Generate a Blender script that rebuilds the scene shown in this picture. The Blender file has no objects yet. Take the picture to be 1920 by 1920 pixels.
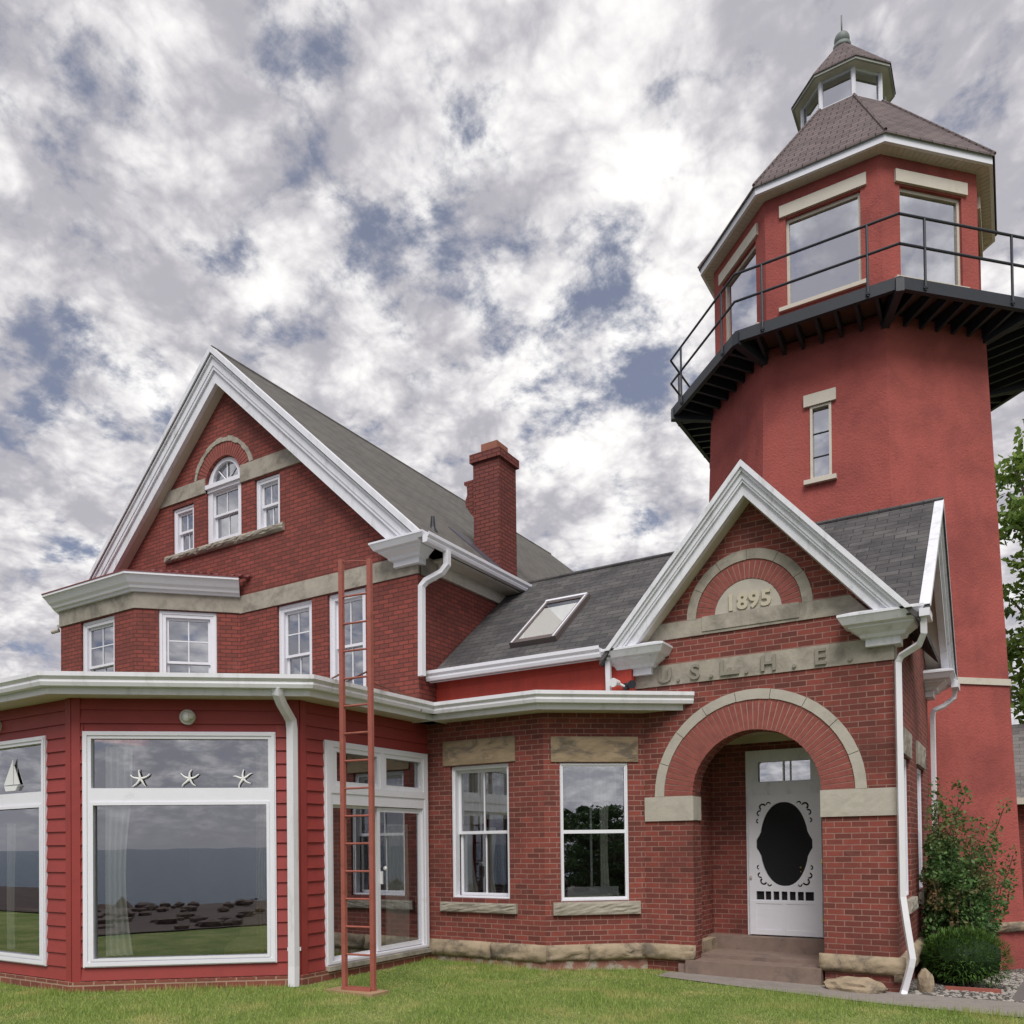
import bpy, bmesh, math, random
import numpy as np
from mathutils import Vector, Matrix
from mathutils.geometry import tessellate_polygon
random.seed(7); np.random.seed(7)
R = math.radians
scene = bpy.context.scene
COL = scene.collection

# ------------------------------------------------------------------ camera
cam_d = bpy.data.cameras.new("camera"); cam = bpy.data.objects.new("camera", cam_d); COL.objects.link(cam)
yaw, pitch, roll = R(31.39), R(0.9035), R(0.6843)
f = Vector((-math.sin(yaw)*math.cos(pitch), math.cos(yaw)*math.cos(pitch), math.sin(pitch)))
r = Vector((math.cos(yaw), math.sin(yaw), 0)); d = f.cross(r)
r2 = math.cos(roll)*r + math.sin(roll)*d; d2 = f.cross(r2)
cam.matrix_world = Matrix((( r2.x, -d2.x, -f.x, 0), (r2.y, -d2.y, -f.y, 0), (r2.z, -d2.z, -f.z, 1.75), (0, 0, 0, 1)))
cam_d.sensor_width = 36; cam_d.lens = 1543.8/1920*36
cam_d.shift_x = 0.0; cam_d.shift_y = (1557.7-960)/1920
cam_d.clip_start = 0.1; cam_d.clip_end = 6000
scene.camera = cam

# ------------------------------------------------------------------ world, sun, exposure
SUN_EL, SUN_AZ = R(52), R(150)      # azimuth measured from +Y towards +X
world = bpy.data.worlds.new("World"); scene.world = world; world.use_nodes = True; world.cycles.sampling_method = 'MANUAL'; world.cycles.sample_map_resolution = 256
wn, wl = world.node_tree.nodes, world.node_tree.links; wn.clear()
def N(t, nodes, **kw):
    n = nodes.new(t)
    for k, v in kw.items(): setattr(n, k, v)
    return n
def math_(nodes, links, op, a, b=None, c=None, clamp=False):
    n = nodes.new("ShaderNodeMath"); n.operation = op; n.use_clamp = clamp
    for i, v in enumerate((a, b, c)):
        if v is None: continue
        if isinstance(v, (int, float)): n.inputs[i].default_value = v
        else: links.new(v, n.inputs[i])
    return n.outputs[0]
def mixc(nodes, links, fac, a, b, blend='MIX'):
    n = nodes.new("ShaderNodeMix"); n.data_type = 'RGBA'; n.blend_type = blend; n.clamp_factor = True
    for i, v in ((0, fac), (6, a), (7, b)):
        if isinstance(v, (int, float)): n.inputs[i].default_value = v
        elif isinstance(v, tuple): n.inputs[i].default_value = (*v[:3], 1)
        else: links.new(v, n.inputs[i])
    return n.outputs[2]
def smooth(nodes, links, v, a, b, lo=0.0, hi=1.0):
    n = nodes.new("ShaderNodeMapRange"); n.interpolation_type = 'SMOOTHSTEP'
    links.new(v, n.inputs[0])
    for i, x in enumerate((a, b, lo, hi)): n.inputs[i+1].default_value = x
    return n.outputs[0]
def noise(nodes, links, vec, scale, detail=4, rough=.5, dist=0.0, dim='3D'):
    n = nodes.new("ShaderNodeTexNoise"); n.noise_dimensions = dim
    links.new(vec, n.inputs['Vector']); n.inputs['Scale'].default_value = scale
    n.inputs['Detail'].default_value = detail; n.inputs['Roughness'].default_value = rough
    n.inputs['Distortion'].default_value = dist
    return n.outputs['Fac']
tc = N("ShaderNodeTexCoord", wn)
sep = N("ShaderNodeSeparateXYZ", wn); wl.new(tc.outputs['Generated'], sep.inputs[0])
zc = math_(wn, wl, 'MAXIMUM', sep.outputs[2], 0.0)
den = math_(wn, wl, 'ADD', zc, 0.34)
px = math_(wn, wl, 'DIVIDE', sep.outputs[0], den); py = math_(wn, wl, 'DIVIDE', sep.outputs[1], den)
cmb = N("ShaderNodeCombineXYZ", wn); wl.new(px, cmb.inputs[0]); wl.new(py, cmb.inputs[1])
sky = N("ShaderNodeTexSky", wn); sky.sky_type = 'NISHITA'; sky.sun_disc = False
sky.sun_elevation = SUN_EL; sky.sun_rotation = SUN_AZ
P = cmb.outputs[0]
CLOUD = dict(off=(3.1, 7.4, 0.0))
vo = N("ShaderNodeVectorMath", wn, operation='ADD'); wl.new(P, vo.inputs[0]); vo.inputs[1].default_value = CLOUD['off']
big = noise(wn, wl, vo.outputs[0], 1.8, 3, .5, .2, '2D')
fine = noise(wn, wl, vo.outputs[0], 9.0, 9, .64, .10, '2D')
lumps = noise(wn, wl, vo.outputs[0], 8.0, 8, .60, .10, '2D')
puff_n = N("ShaderNodeTexVoronoi", wn); puff_n.voronoi_dimensions = '2D'; puff_n.feature = 'F1'; puff_n.normalize = True; puff_n.inputs['Scale'].default_value = 13; puff_n.inputs['Detail'].default_value = 2.5; puff_n.inputs['Roughness'].default_value = .62; puff_n.inputs['Lacunarity'].default_value = 2.3; puff_n.inputs['Randomness'].default_value = 1
wrp = N("ShaderNodeTexNoise", wn); wrp.noise_dimensions = '2D'; wl.new(vo.outputs[0], wrp.inputs['Vector']); wrp.inputs['Scale'].default_value = 7; wrp.inputs['Detail'].default_value = 3
wsc = N("ShaderNodeVectorMath", wn, operation='SCALE'); wl.new(wrp.outputs['Color'], wsc.inputs[0]); wsc.inputs['Scale'].default_value = .08
wad = N("ShaderNodeVectorMath", wn, operation='ADD'); wl.new(vo.outputs[0], wad.inputs[0]); wl.new(wsc.outputs[0], wad.inputs[1]); wl.new(wad.outputs[0], puff_n.inputs['Vector'])
puff = math_(wn, wl, 'SUBTRACT', .345, puff_n.outputs['Distance'])
soft = noise(wn, wl, vo.outputs[0], 3.8, 5, .55, .1, '2D')
# places where the cloud sheet opens or glows, as directions in the sky
def lobe(px_, py_, width):
    v = Vector(((px_-960)/1543.8, (py_-1557.7)/1543.8, 1.0))
    w = (r2*v.x + d2*v.y + f*v.z).normalized()
    n = N("ShaderNodeVectorMath", wn, operation='DOT_PRODUCT'); wl.new(tc.outputs['Generated'], n.inputs[0]); n.inputs[1].default_value = w
    return smooth(wn, wl, n.outputs['Value'], math.cos(width), 1.0)
holes = None
for (x, y, w, k) in ((820, 350, .13, .05), (1110, 660, .13, .12), (870, 480, .12, .03), (570, 130, .10, .10), (930, 100, .16, -.07), (20, 560, .18, .0), (100, 830, .16, .05), (30, 40, .10, .06), (1060, 430, .12, -.05), (1300, 230, .3, -.035)):
    l = math_(wn, wl, 'MULTIPLY', lobe(x, y, w), k)
    holes = l if holes is None else math_(wn, wl, 'ADD', holes, l)
cov = math_(wn, wl, 'ADD', math_(wn, wl, 'MULTIPLY', big, .30), math_(wn, wl, 'MULTIPLY', fine, .85))
cov = math_(wn, wl, 'ADD', math_(wn, wl, 'SUBTRACT', cov, holes), .03); cov = math_(wn, wl, 'ADD', cov, math_(wn, wl, 'MULTIPLY', puff, .22))
mask = smooth(wn, wl, cov, .38, .60)
glow = None
for (x, y, w, k) in ((1350, 60, .45, .09), (1000, 230, .25, .02), (1000, 900, .22, .08), (300, 900, .2, .06), (1250, 650, .2, .05), (1800, 200, .22, -.12)):
    l = math_(wn, wl, 'MULTIPLY', lobe(x, y, w), k)
    glow = l if glow is None else math_(wn, wl, 'ADD', glow, l)
br = math_(wn, wl, 'ADD', math_(wn, wl, 'MULTIPLY', lumps, 1.0), math_(wn, wl, 'MULTIPLY', soft, .55)); br = math_(wn, wl, 'ADD', br, math_(wn, wl, 'MULTIPLY', puff, .75))
br = math_(wn, wl, 'ADD', math_(wn, wl, 'SUBTRACT', br, .46), glow)
br = smooth(wn, wl, br, .17, .75)
cloud = mixc(wn, wl, br, (.42, .41, .45), (.95, .93, .915))
sk = mixc(wn, wl, 1.0, sky.outputs[0], (.030, .027, .031), 'MULTIPLY')
blue = mixc(wn, wl, 1.0, (.15, .165, .21), sk, 'ADD')
skyc = mixc(wn, wl, mask, blue, cloud)
# below the horizon the world carries on as dim haze
low = smooth(wn, wl, sep.outputs[2], -.02, .10)
skyc = mixc(wn, wl, low, (.42, .41, .44), skyc)
bg = N("ShaderNodeBackground", wn); wl.new(skyc, bg.inputs[0]); bg.inputs[1].default_value = 0.95
wo = N("ShaderNodeOutputWorld", wn); wl.new(bg.outputs[0], wo.inputs[0])

sun_d = bpy.data.lights.new("sun", 'SUN'); sun_d.energy = 2.3; sun_d.angle = R(32); sun_d.color = (1, .97, .92)
sun = bpy.data.objects.new("sun", sun_d); COL.objects.link(sun)
sd = Vector((math.sin(SUN_AZ)*math.cos(SUN_EL), math.cos(SUN_AZ)*math.cos(SUN_EL), math.sin(SUN_EL)))
sun.rotation_euler = sd.to_track_quat('Z', 'Y').to_euler()
vs = scene.view_settings; vs.view_transform = 'Standard'; vs.look = 'None'; vs.exposure = 0.27; vs.gamma = 1; vs.use_curve_mapping = False
scene.cycles.max_bounces = 8; scene.cycles.transparent_max_bounces = 12; scene.cycles.caustics_reflective = False; scene.cycles.caustics_refractive = False

# ------------------------------------------------------------------ materials
def newmat(name):
    m = bpy.data.materials.new(name); m.use_nodes = True
    n, l = m.node_tree.nodes, m.node_tree.links; n.clear()
    out = n.new("ShaderNodeOutputMaterial"); b = n.new("ShaderNodeBsdfPrincipled"); l.new(b.outputs[0], out.inputs[0])
    return m, n, l, b, out
def uvw(n, l, scale=(1, 1, 1)):
    t = n.new("ShaderNodeTexCoord"); mp = n.new("ShaderNodeMapping"); mp.inputs['Scale'].default_value = scale
    l.new(t.outputs['UV'], mp.inputs[0]); return mp.outputs[0]
def objw(n, l, scale=(1, 1, 1)):
    t = n.new("ShaderNodeTexCoord"); mp = n.new("ShaderNodeMapping"); mp.inputs['Scale'].default_value = scale
    l.new(t.outputs['Object'], mp.inputs[0]); return mp.outputs[0]
def bump(n, l, b, h, strength, dist=.01):
    bp = n.new("ShaderNodeBump"); bp.inputs['Strength'].default_value = strength; bp.inputs['Distance'].default_value = dist
    l.new(h, bp.inputs['Height']); l.new(bp.outputs[0], b.inputs['Normal'])
def plain(name, col, rough=.6, var=.12, scale=6, bstr=.2, metal=0, dirt=None, dscale=1.5, damt=.5, dlo=.5, dhi=.75, stretch=(1, 1, 1), spec=.5):
    m, n, l, b, o = newmat(name)
    v = objw(n, l, stretch)
    f1 = noise(n, l, v, scale, 6, .6)
    c = mixc(n, l, f1, tuple(x*(1-var*1.6) for x in col), tuple(min(1, x*(1+var*1.6)) for x in col))
    if dirt:
        f2 = noise(n, l, v, dscale, 8, .68, .4)
        k = math_(n, l, 'MULTIPLY', smooth(n, l, f2, dlo, dhi), damt)
        c = mixc(n, l, k, c, dirt)
    l.new(c, b.inputs['Base Color']); b.inputs['Roughness'].default_value = rough; b.inputs['Metallic'].default_value = metal
    b.inputs['Specular IOR Level'].default_value = spec
    if bstr: bump(n, l, b, noise(n, l, v, scale*4, 5, .6), bstr)
    return m
def stucco(name, col, dark, pale):
    m, n, l, b, o = newmat(name); v = objw(n, l); vz = objw(n, l, (1, 1, .09))
    c = mixc(n, l, smooth(n, l, noise(n, l, v, .8, 7, .65, .4), .38, .7), col, dark)
    c = mixc(n, l, math_(n, l, 'MULTIPLY', smooth(n, l, noise(n, l, vz, 3.2, 7, .7), .48, .75), .45), c, dark)
    c = mixc(n, l, math_(n, l, 'MULTIPLY', smooth(n, l, noise(n, l, vz, 1.6, 6, .7), .55, .75), .30), c, pale)
    c = mixc(n, l, math_(n, l, 'MULTIPLY', smooth(n, l, noise(n, l, v, 11, 6, .7), .5, .8), .30), c, dark)
    l.new(c, b.inputs['Base Color']); b.inputs['Roughness'].default_value = .88; b.inputs['Specular IOR Level'].default_value = .2
    bump(n, l, b, noise(n, l, v, 22, 7, .7), 1.0, .02); return m
def brick(name, c1, c2, mortar, bw=.205, rh=.0735, ms=.006, stain=(.09, .035, .03), stain_amt=.35, bstr=.6, pale=None):
    m, n, l, b, o = newmat(name)
    v = uvw(n, l); vw = objw(n, l)
    wob = n.new("ShaderNodeTexNoise"); l.new(v, wob.inputs[0]); wob.inputs['Scale'].default_value = 9
    sc = n.new("ShaderNodeVectorMath"); sc.operation = 'SCALE'; l.new(wob.outputs['Color'], sc.inputs[0]); sc.inputs['Scale'].default_value = .007
    ad = n.new("ShaderNodeVectorMath"); l.new(v, ad.inputs[0]); l.new(sc.outputs[0], ad.inputs[1])
    t = n.new("ShaderNodeTexBrick"); l.new(ad.outputs[0], t.inputs['Vector'])
    t.inputs['Scale'].default_value = 1; t.inputs['Brick Width'].default_value = bw; t.inputs['Row Height'].default_value = rh
    t.inputs['Mortar Size'].default_value = ms; t.inputs['Mortar Smooth'].default_value = .25; t.inputs['Bias'].default_value = -.1
    t.inputs['Color1'].default_value = (*c1, 1); t.inputs['Color2'].default_value = (*c2, 1); t.inputs['Mortar'].default_value = (*mortar, 1)
    big = noise(n, l, vw, .9, 6, .62, .3); sml = noise(n, l, vw, 14, 5, .65)
    c = mixc(n, l, math_(n, l, 'MULTIPLY', smooth(n, l, big, .42, .72), stain_amt), t.outputs['Color'], stain)
    c = mixc(n, l, math_(n, l, 'MULTIPLY', smooth(n, l, sml, .35, .8), .28), c, tuple(x*.45 for x in c1))
    if pale:
        pn = noise(n, l, vw, 1.7, 9, .7, .5)
        c = mixc(n, l, math_(n, l, 'MULTIPLY', smooth(n, l, pn, .56, .74), .35), c, pale)
    l.new(c, b.inputs['Base Color']); b.inputs['Roughness'].default_value = .82; b.inputs['Specular IOR Level'].default_value = .25
    h = math_(n, l, 'SUBTRACT', math_(n, l, 'MULTIPLY', sml, .35), t.outputs['Fac'])
    bump(n, l, b, h, bstr, .006)
    return m
def shingle(name, c1, c2, gap, bw=.30, rh=.14, ms=.006, blotch=(.05, .05, .055), bl=.5, bscale=1.2):
    m, n, l, b, o = newmat(name)
    v = uvw(n, l); vw = objw(n, l)
    t = n.new("ShaderNodeTexBrick"); l.new(v, t.inputs['Vector'])
    t.inputs['Scale'].default_value = 1; t.inputs['Brick Width'].default_value = bw; t.inputs['Row Height'].default_value = rh
    t.inputs['Mortar Size'].default_value = ms; t.inputs['Mortar Smooth'].default_value = .3
    t.inputs['Color1'].default_value = (*c1, 1); t.inputs['Color2'].default_value = (*c2, 1); t.inputs['Mortar'].default_value = (*gap, 1)
    g = noise(n, l, vw, bscale, 8, .7, .4); s = noise(n, l, vw, 30, 3, .7)
    c = mixc(n, l, math_(n, l, 'MULTIPLY', smooth(n, l, g, .4, .7), bl), t.outputs['Color'], blotch)
    c = mixc(n, l, math_(n, l, 'MULTIPLY', s, .35), c, (.02, .02, .02))
    sp = n.new("ShaderNodeSeparateXYZ"); l.new(v, sp.inputs[0])
    fr = math_(n, l, 'FRACT', math_(n, l, 'DIVIDE', sp.outputs[1], rh))
    h = math_(n, l, 'ADD', math_(n, l, 'MULTIPLY', fr, -1.0), math_(n, l, 'MULTIPLY', t.outputs['Fac'], -.6))
    h = math_(n, l, 'ADD', h, math_(n, l, 'MULTIPLY', s, .4))
    l.new(c, b.inputs['Base Color']); b.inputs['Roughness'].default_value = .9; b.inputs['Specular IOR Level'].default_value = .2
    bump(n, l, b, h, .7, .012)
    return m
def glass(name, refl=.26, tint=(.95, .98, .97)):
    m, n, l, b, o = newmat(name); n.remove(b)
    tr = n.new("ShaderNodeBsdfTransparent"); tr.inputs[0].default_value = (*tint, 1)
    gl = n.new("ShaderNodeBsdfGlossy"); gl.inputs[0].default_value = (.92, .94, 1, 1); gl.inputs['Roughness'].default_value = .0
    lw = n.new("ShaderNodeFresnel"); lw.inputs[0].default_value = 1.5
    fac = math_(n, l, 'ADD', lw.outputs[0], refl, clamp=True)
    v = objw(n, l); bp = n.new("ShaderNodeBump"); bp.inputs['Strength'].default_value = .006; bp.inputs['Distance'].default_value = .05
    l.new(noise(n, l, v, 2.2, 1, .4), bp.inputs['Height']); l.new(bp.outputs[0], gl.inputs['Normal'])
    mx = n.new("ShaderNodeMixShader"); l.new(fac, mx.inputs[0]); l.new(tr.outputs[0], mx.inputs[1]); l.new(gl.outputs[0], mx.inputs[2])
    l.new(mx.outputs[0], o.inputs[0]); return m
MT = {}
MT['brick_h'] = brick('house_brick', (.30, .076, .060), (.185, .054, .046), (.10, .042, .038), pale=(.32, .12, .105), ms=.0085)
MT['brick_p'] = brick('porch_brick', (.275, .070, .055), (.125, .042, .036), (.34, .195, .16), ms=.0068, pale=(.30, .14, .12), stain_amt=.65)
MT['brick_c'] = brick('chimney_brick', (.25, .075, .062), (.18, .058, .05), (.10, .036, .032), stain=(.14, .05, .05), ms=.011, bstr=1.0)
MT['brick_f'] = brick('foundation_brick', (.26, .085, .06), (.19, .06, .045), (.40, .27, .20), bw=.24, rh=.09, ms=.010, stain=(.12, .08, .06))
MT['vouss'] = plain('arch_brick', (.265, .072, .058), .8, .3, 9, .4, dirt=(.15, .04, .035), dscale=5, damt=.6)
MT['mortar'] = plain('arch_mortar', (.46, .28, .23), .9, .15, 20)
MT['stone'] = plain('sandstone', (.38, .345, .29), .85, .2, 5, .6, dirt=(.15, .135, .115), dscale=2.6, damt=.75, dlo=.42, dhi=.72, spec=.25)
MT['stone_pale'] = plain('pale_sandstone', (.46, .425, .37), .85, .10, 7, .3, dirt=(.24, .215, .185), dscale=2.0, damt=.6, dlo=.5, dhi=.75, spec=.25)
MT['stone_brown'] = plain('brown_sandstone', (.33, .25, .165), .85, .25, 3, .7, dirt=(.12, .10, .085), dscale=2.2, damt=.8, dlo=.45, dhi=.62, stretch=(1, 1, 2.5), spec=.25)
MT['stone_rough'] = plain('rock_face_stone', (.36, .285, .20), .9, .25, 5, 1.0, dirt=(.13, .11, .09), dscale=3.4, damt=.85, dlo=.45, dhi=.65, spec=.2)
MT['step'] = plain('step_stone', (.23, .165, .135), .75, .18, 7, .4, dirt=(.10, .085, .08), dscale=3, damt=.7, spec=.3)
MT['white'] = plain('white_paint', (.77, .77, .83), .45, .04, 3, .05, dirt=(.38, .38, .38), dscale=3, damt=.35, dlo=.55, dhi=.85)
MT['white_old'] = plain('weathered_white_paint', (.76, .765, .82), .55, .06, 3, .12, dirt=(.34, .33, .31), dscale=2.2, damt=.65, dlo=.48, dhi=.8, stretch=(3, 3, 1))
MT['cream'] = plain('cream_trim', (.60, .55, .47), .6, .05, 4, .08, dirt=(.34, .29, .23), dscale=2, damt=.4)
MT['soffit'] = plain('soffit_board', (.60, .56, .50), .65, .1, 4, .1, dirt=(.2, .17, .13), dscale=2, damt=.4)
MT['gut'] = plain('gutter_white', (.76, .755, .80), .35, .05, 3, .05, dirt=(.28, .26, .22), dscale=4, damt=.5, dlo=.5, dhi=.8, stretch=(1, 1, .3))
MT['siding'] = plain('red_siding', (.29, .040, .036), .6, .12, 3, .15, dirt=(.17, .026, .024), dscale=1.6, damt=.5)
MT['redshake'] = plain('bright_red_shakes', (.50, .060, .038), .65, .14, 8, .3, dirt=(.36, .05, .035), dscale=3, damt=.5, stretch=(1, 1, .3))
MT['stucco'] = stucco('red_stucco', (.41, .105, .090), (.275, .072, .065), (.45, .16, .14))
MT['shing_m'] = shingle('main_roof_shingle', (.175, .165, .152), (.125, .118, .11), (.06, .056, .053), blotch=(.20, .185, .165), bl=.5)
MT['shing_l'] = shingle('wing_roof_shingle', (.155, .145, .145), (.095, .09, .093), (.035, .034, .035), blotch=(.055, .052, .058), bl=.75, bscale=1.8)
MT['shing_t'] = shingle('tower_roof_shingle', (.215, .165, .165), (.15, .115, .118), (.035, .028, .03), bw=.26, rh=.15, ms=.011, blotch=(.22, .19, .18), bl=.3)
MT['tiles'] = plain('red_roof_tile', (.20, .05, .05), .7, .2, 6, .4)
MT['flat'] = plain('flat_roof_membrane', (.34, .33, .31), .9, .15, 3, .3, dirt=(.12, .12, .11), dscale=1.5, damt=.6)
MT['black'] = plain('dark_steel', (.022, .026, .036), .5, .2, 6, .1, metal=.0)
MT['woodun'] = plain('deck_boards_underside', (.16, .07, .05), .8, .2, 6, .3)
MT['rust'] = plain('rust_red_ladder_paint', (.34, .10, .075), .6, .15, 8, .2, dirt=(.17, .055, .035), dscale=5, damt=.7)
MT['glass'] = glass('window_glass', .34)
MT['glass_up'] = glass('upper_glass', .42, (.55, .58, .58))
MT['glass_tower'] = glass('tower_glass', .62, (.6, .62, .66))
MT['dark'] = plain('unlit_room_dark', (.050, .046, .044), .9, .2, 1.5, 0)  # near-black colour stands in for the shade of unlit rooms behind panes
MT['room'] = plain('room_wall', (.17, .15, .125), .9, .1, 1, 0)
MT['roomfloor'] = plain('green_carpet', (.045, .06, .035), .9, .2, 3, 0)
MT['curtain'] = plain('curtain_cloth', (.90, .90, .85), .9, .06, 3, .1)
MT['tan'] = plain('tan_cloth', (.42, .34, .20), .9, .1, 6, .1)
MT['wood'] = plain('brown_wood', (.17, .07, .03), .6, .15, 6, .1)
MT['ornament'] = plain('ornament_white', (.80, .80, .80), .5, .03, 3, 0)
MT['screen'] = plain('black_insect_screen', (.008, .008, .010), .9, .2, 40, 0)
MT['lampw'] = plain('lamp_white_plastic', (.55, .53, .48), .5, .05, 5, 0)
MT['brass'] = plain('brass', (.6, .45, .2), .3, .05, 5, 0, metal=1)
MT['bark'] = plain('bark', (.09, .07, .05), .9, .3, 6, .6)
MT['cable'] = plain('rusty_cable', (.20, .09, .06), .8, .1, 5, 0)
MT['leadflash'] = plain('flashing', (.07, .065, .085), .6, .2, 5, .2)
def leafmat(name, c1, c2, c3=None):
    m, n, l, b, o = newmat(name)
    g = n.new("ShaderNodeNewGeometry"); c = mixc(n, l, g.outputs['Random Per Island'], c1, c2)
    if c3:
        k = smooth(n, l, noise(n, l, objw(n, l), 1.6, 2), .5, .68); c = mixc(n, l, k, c, c3)
    l.new(c, b.inputs['Base Color']); b.inputs['Roughness'].default_value = .55; b.inputs['Specular IOR Level'].default_value = .3
    t = n.new("ShaderNodeBsdfTranslucent"); l.new(c, t.inputs[0]); mx = n.new("ShaderNodeMixShader"); mx.inputs[0].default_value = .3
    l.new(b.outputs[0], mx.inputs[1]); l.new(t.outputs[0], mx.inputs[2]); l.new(mx.outputs[0], o.inputs[0]); return m
MT['leaf_tree'] = leafmat('tree_leaf', (.08, .15, .03), (.26, .36, .08))
MT['leaf_vine'] = leafmat('vine_leaf', (.045, .12, .035), (.15, .26, .08), (.24, .15, .08))
MT['leaf_bush'] = leafmat('bush_leaf', (.05, .12, .03), (.14, .25, .05))
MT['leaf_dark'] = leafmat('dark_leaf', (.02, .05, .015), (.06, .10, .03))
MT['blade'] = leafmat('grass_blade', (.17, .28, .05), (.43, .52, .15), (.48, .48, .17))
def groundmat():
    m, n, l, b, o = newmat('lawn_ground'); v = objw(n, l)
    a = noise(n, l, v, 1.1, 6, .65); s = noise(n, l, v, 26, 5, .7)
    c = mixc(n, l, smooth(n, l, a, .35, .7), (.15, .20, .06), (.33, .34, .14))
    c = mixc(n, l, smooth(n, l, s, .4, .75), c, (.05, .10, .02))
    l.new(c, b.inputs['Base Color']); b.inputs['Roughness'].default_value = .95; b.inputs['Specular IOR Level'].default_value = .1
    bump(n, l, b, s, .8, .03); return m
MT['lawn'] = groundmat()
def gravelmat():
    m, n, l, b, o = newmat('gravel'); v = objw(n, l)
    t = n.new("ShaderNodeTexVoronoi"); t.inputs['Scale'].default_value = 28; l.new(v, t.inputs['Vector'])
    sp = n.new("ShaderNodeSeparateColor"); l.new(t.outputs['Color'], sp.inputs[0])
    c = mixc(n, l, sp.outputs[0], (.15, .12, .10), (.46, .43, .40))
    c = mixc(n, l, smooth(n, l, t.outputs['Distance'], .25, .6), c, (.05, .045, .04))
    l.new(c, b.inputs['Base Color']); b.inputs['Roughness'].default_value = .9
    bump(n, l, b, math_(n, l, 'MULTIPLY', t.outputs['Distance'], -1.0), 1.0, .03); return m
MT['gravel'] = gravelmat()
MT['path'] = plain('worn_concrete', (.26, .23, .21), .9, .14, 9, .5, dirt=(.15, .13, .12), dscale=4, damt=.6)
def watermat():
    m, n, l, b, o = newmat('lake_water'); v = objw(n, l, (1, .45, 1))
    b.inputs['Base Color'].default_value = (.05, .088, .125, 1); b.inputs['Roughness'].default_value = .25; b.inputs['IOR'].default_value = 1.18
    bump(n, l, b, noise(n, l, v, .9, 7, .68, .3), 1.0, .5); return m
MT['water'] = watermat()

# ------------------------------------------------------------------ mesh helpers
class MB:
    def __init__(s): s.v = []; s.f = []
    def add(s, vs, fs):
        o = len(s.v); s.v += [tuple(x) for x in vs]; s.f += [tuple(i+o for i in q) for q in fs]
    def hexa(s, p):   # p: 8 points, bottom ring 0-3 then top ring 4-7
        s.add(p, [(0, 3, 2, 1), (4, 5, 6, 7), (0, 1, 5, 4), (1, 2, 6, 5), (2, 3, 7, 6), (3, 0, 4, 7)])
    def box(s, x0, x1, y0, y1, z0, z1):
        s.hexa([(x0, y0, z0), (x1, y0, z0), (x1, y1, z0), (x0, y1, z0), (x0, y0, z1), (x1, y0, z1), (x1, y1, z1), (x0, y1, z1)])
    def tube(s, pts, rad, n=8, cap=True, sq=None):
        pts = [Vector(p) for p in pts]; rings = []; up = Vector((0, 0, 1))
        rads = rad if isinstance(rad, (list, tuple)) else [rad]*len(pts)
        pu = None
        for i, p in enumerate(pts):
            a = pts[max(i-1, 0)]; b = pts[min(i+1, len(pts)-1)]
            t = (b-a).normalized()
            if 0 < i < len(pts)-1:
                t = ((p-a).normalized()+(b-p).normalized())
                t = t.normalized() if t.length > 1e-6 else (b-p).normalized()
            ref = pu if pu is not None else (Vector((1, 0, 0)) if abs(t.z) > .9 else up)
            u = (ref - t*ref.dot(t))
            if u.length < 1e-4: u = Vector((0, 1, 0)) - t*t.y
            u.normalize(); pu = u; w = t.cross(u)
            if sq: rings.append([p+u*sq[0]*a_+w*sq[1]*b_ for a_, b_ in ((-1, -1), (1, -1), (1, 1), (-1, 1))])
            else: rings.append([p+(u*math.cos(2*math.pi*k/n)+w*math.sin(2*math.pi*k/n))*rads[i] for k in range(n)])
        n = len(rings[0]); vs_ = [q for rg in rings for q in rg]; fs = []
        for i in range(len(rings)-1):
            for k in range(n): fs.append((i*n+k, i*n+(k+1) % n, (i+1)*n+(k+1) % n, (i+1)*n+k))
        if cap: fs += [tuple(range(n))[::-1], tuple(range((len(rings)-1)*n, len(rings)*n))]
        s.add(vs_, fs)
    def prism(s, poly, z0, z1):
        n = len(poly); s.add([(x, y, z0) for x, y in poly]+[(x, y, z1) for x, y in poly],
            [tuple(range(n))[::-1], tuple(range(n, 2*n))]+[(i, (i+1) % n, n+(i+1) % n, n+i) for i in range(n)])
    def ico(s, c, rx, ry, rz, sub=2, jit=0.0):
        bm = bmesh.new(); bmesh.ops.create_icosphere(bm, subdivisions=sub, radius=1)
        vs_ = []
        for v in bm.verts:
            k = 1+random.uniform(-jit, jit); vs_.append((c[0]+v.co.x*rx*k, c[1]+v.co.y*ry*k, c[2]+v.co.z*rz*k))
        bm.verts.index_update(); s.add(vs_, [tuple(v.index for v in q.verts) for q in bm.faces]); bm.free()
    def build(s, name, mat, parent=None, smooth=False, recalc=True, root=None):
        me = bpy.data.meshes.new(name)
        off = Vector((0, 0, 0))
        pr_ = parent
        while pr_ is not None: off += pr_.location; pr_ = pr_.parent
        bm = bmesh.new()
        vs_ = [bm.verts.new((v[0]-off.x, v[1]-off.y, v[2]-off.z)) for v in s.v]
        for q in s.f:
            try: bm.faces.new([vs_[i] for i in q])
            except ValueError: pass
        if recalc: bmesh.ops.recalc_face_normals(bm, faces=bm.faces)
        bm.normal_update(); uvl = bm.loops.layers.uv.new("UVMap")
        for fc in bm.faces:
            nrm = fc.normal
            if abs(nrm.z) > .995: t = Vector((1, 0, 0)); b_ = Vector((0, 1, 0))
            else: t = Vector((-nrm.y, nrm.x, 0)).normalized(); b_ = nrm.cross(t)
            for lp in fc.loops:
                w = lp.vert.co+off; lp[uvl].uv = (w.dot(t), w.dot(b_))
            fc.smooth = smooth
        bm.to_mesh(me); bm.free(); me.materials.append(MT[mat] if isinstance(mat, str) else mat)
        o = bpy.data.objects.new(name, me); COL.objects.link(o); o.parent = parent
        return o
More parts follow.
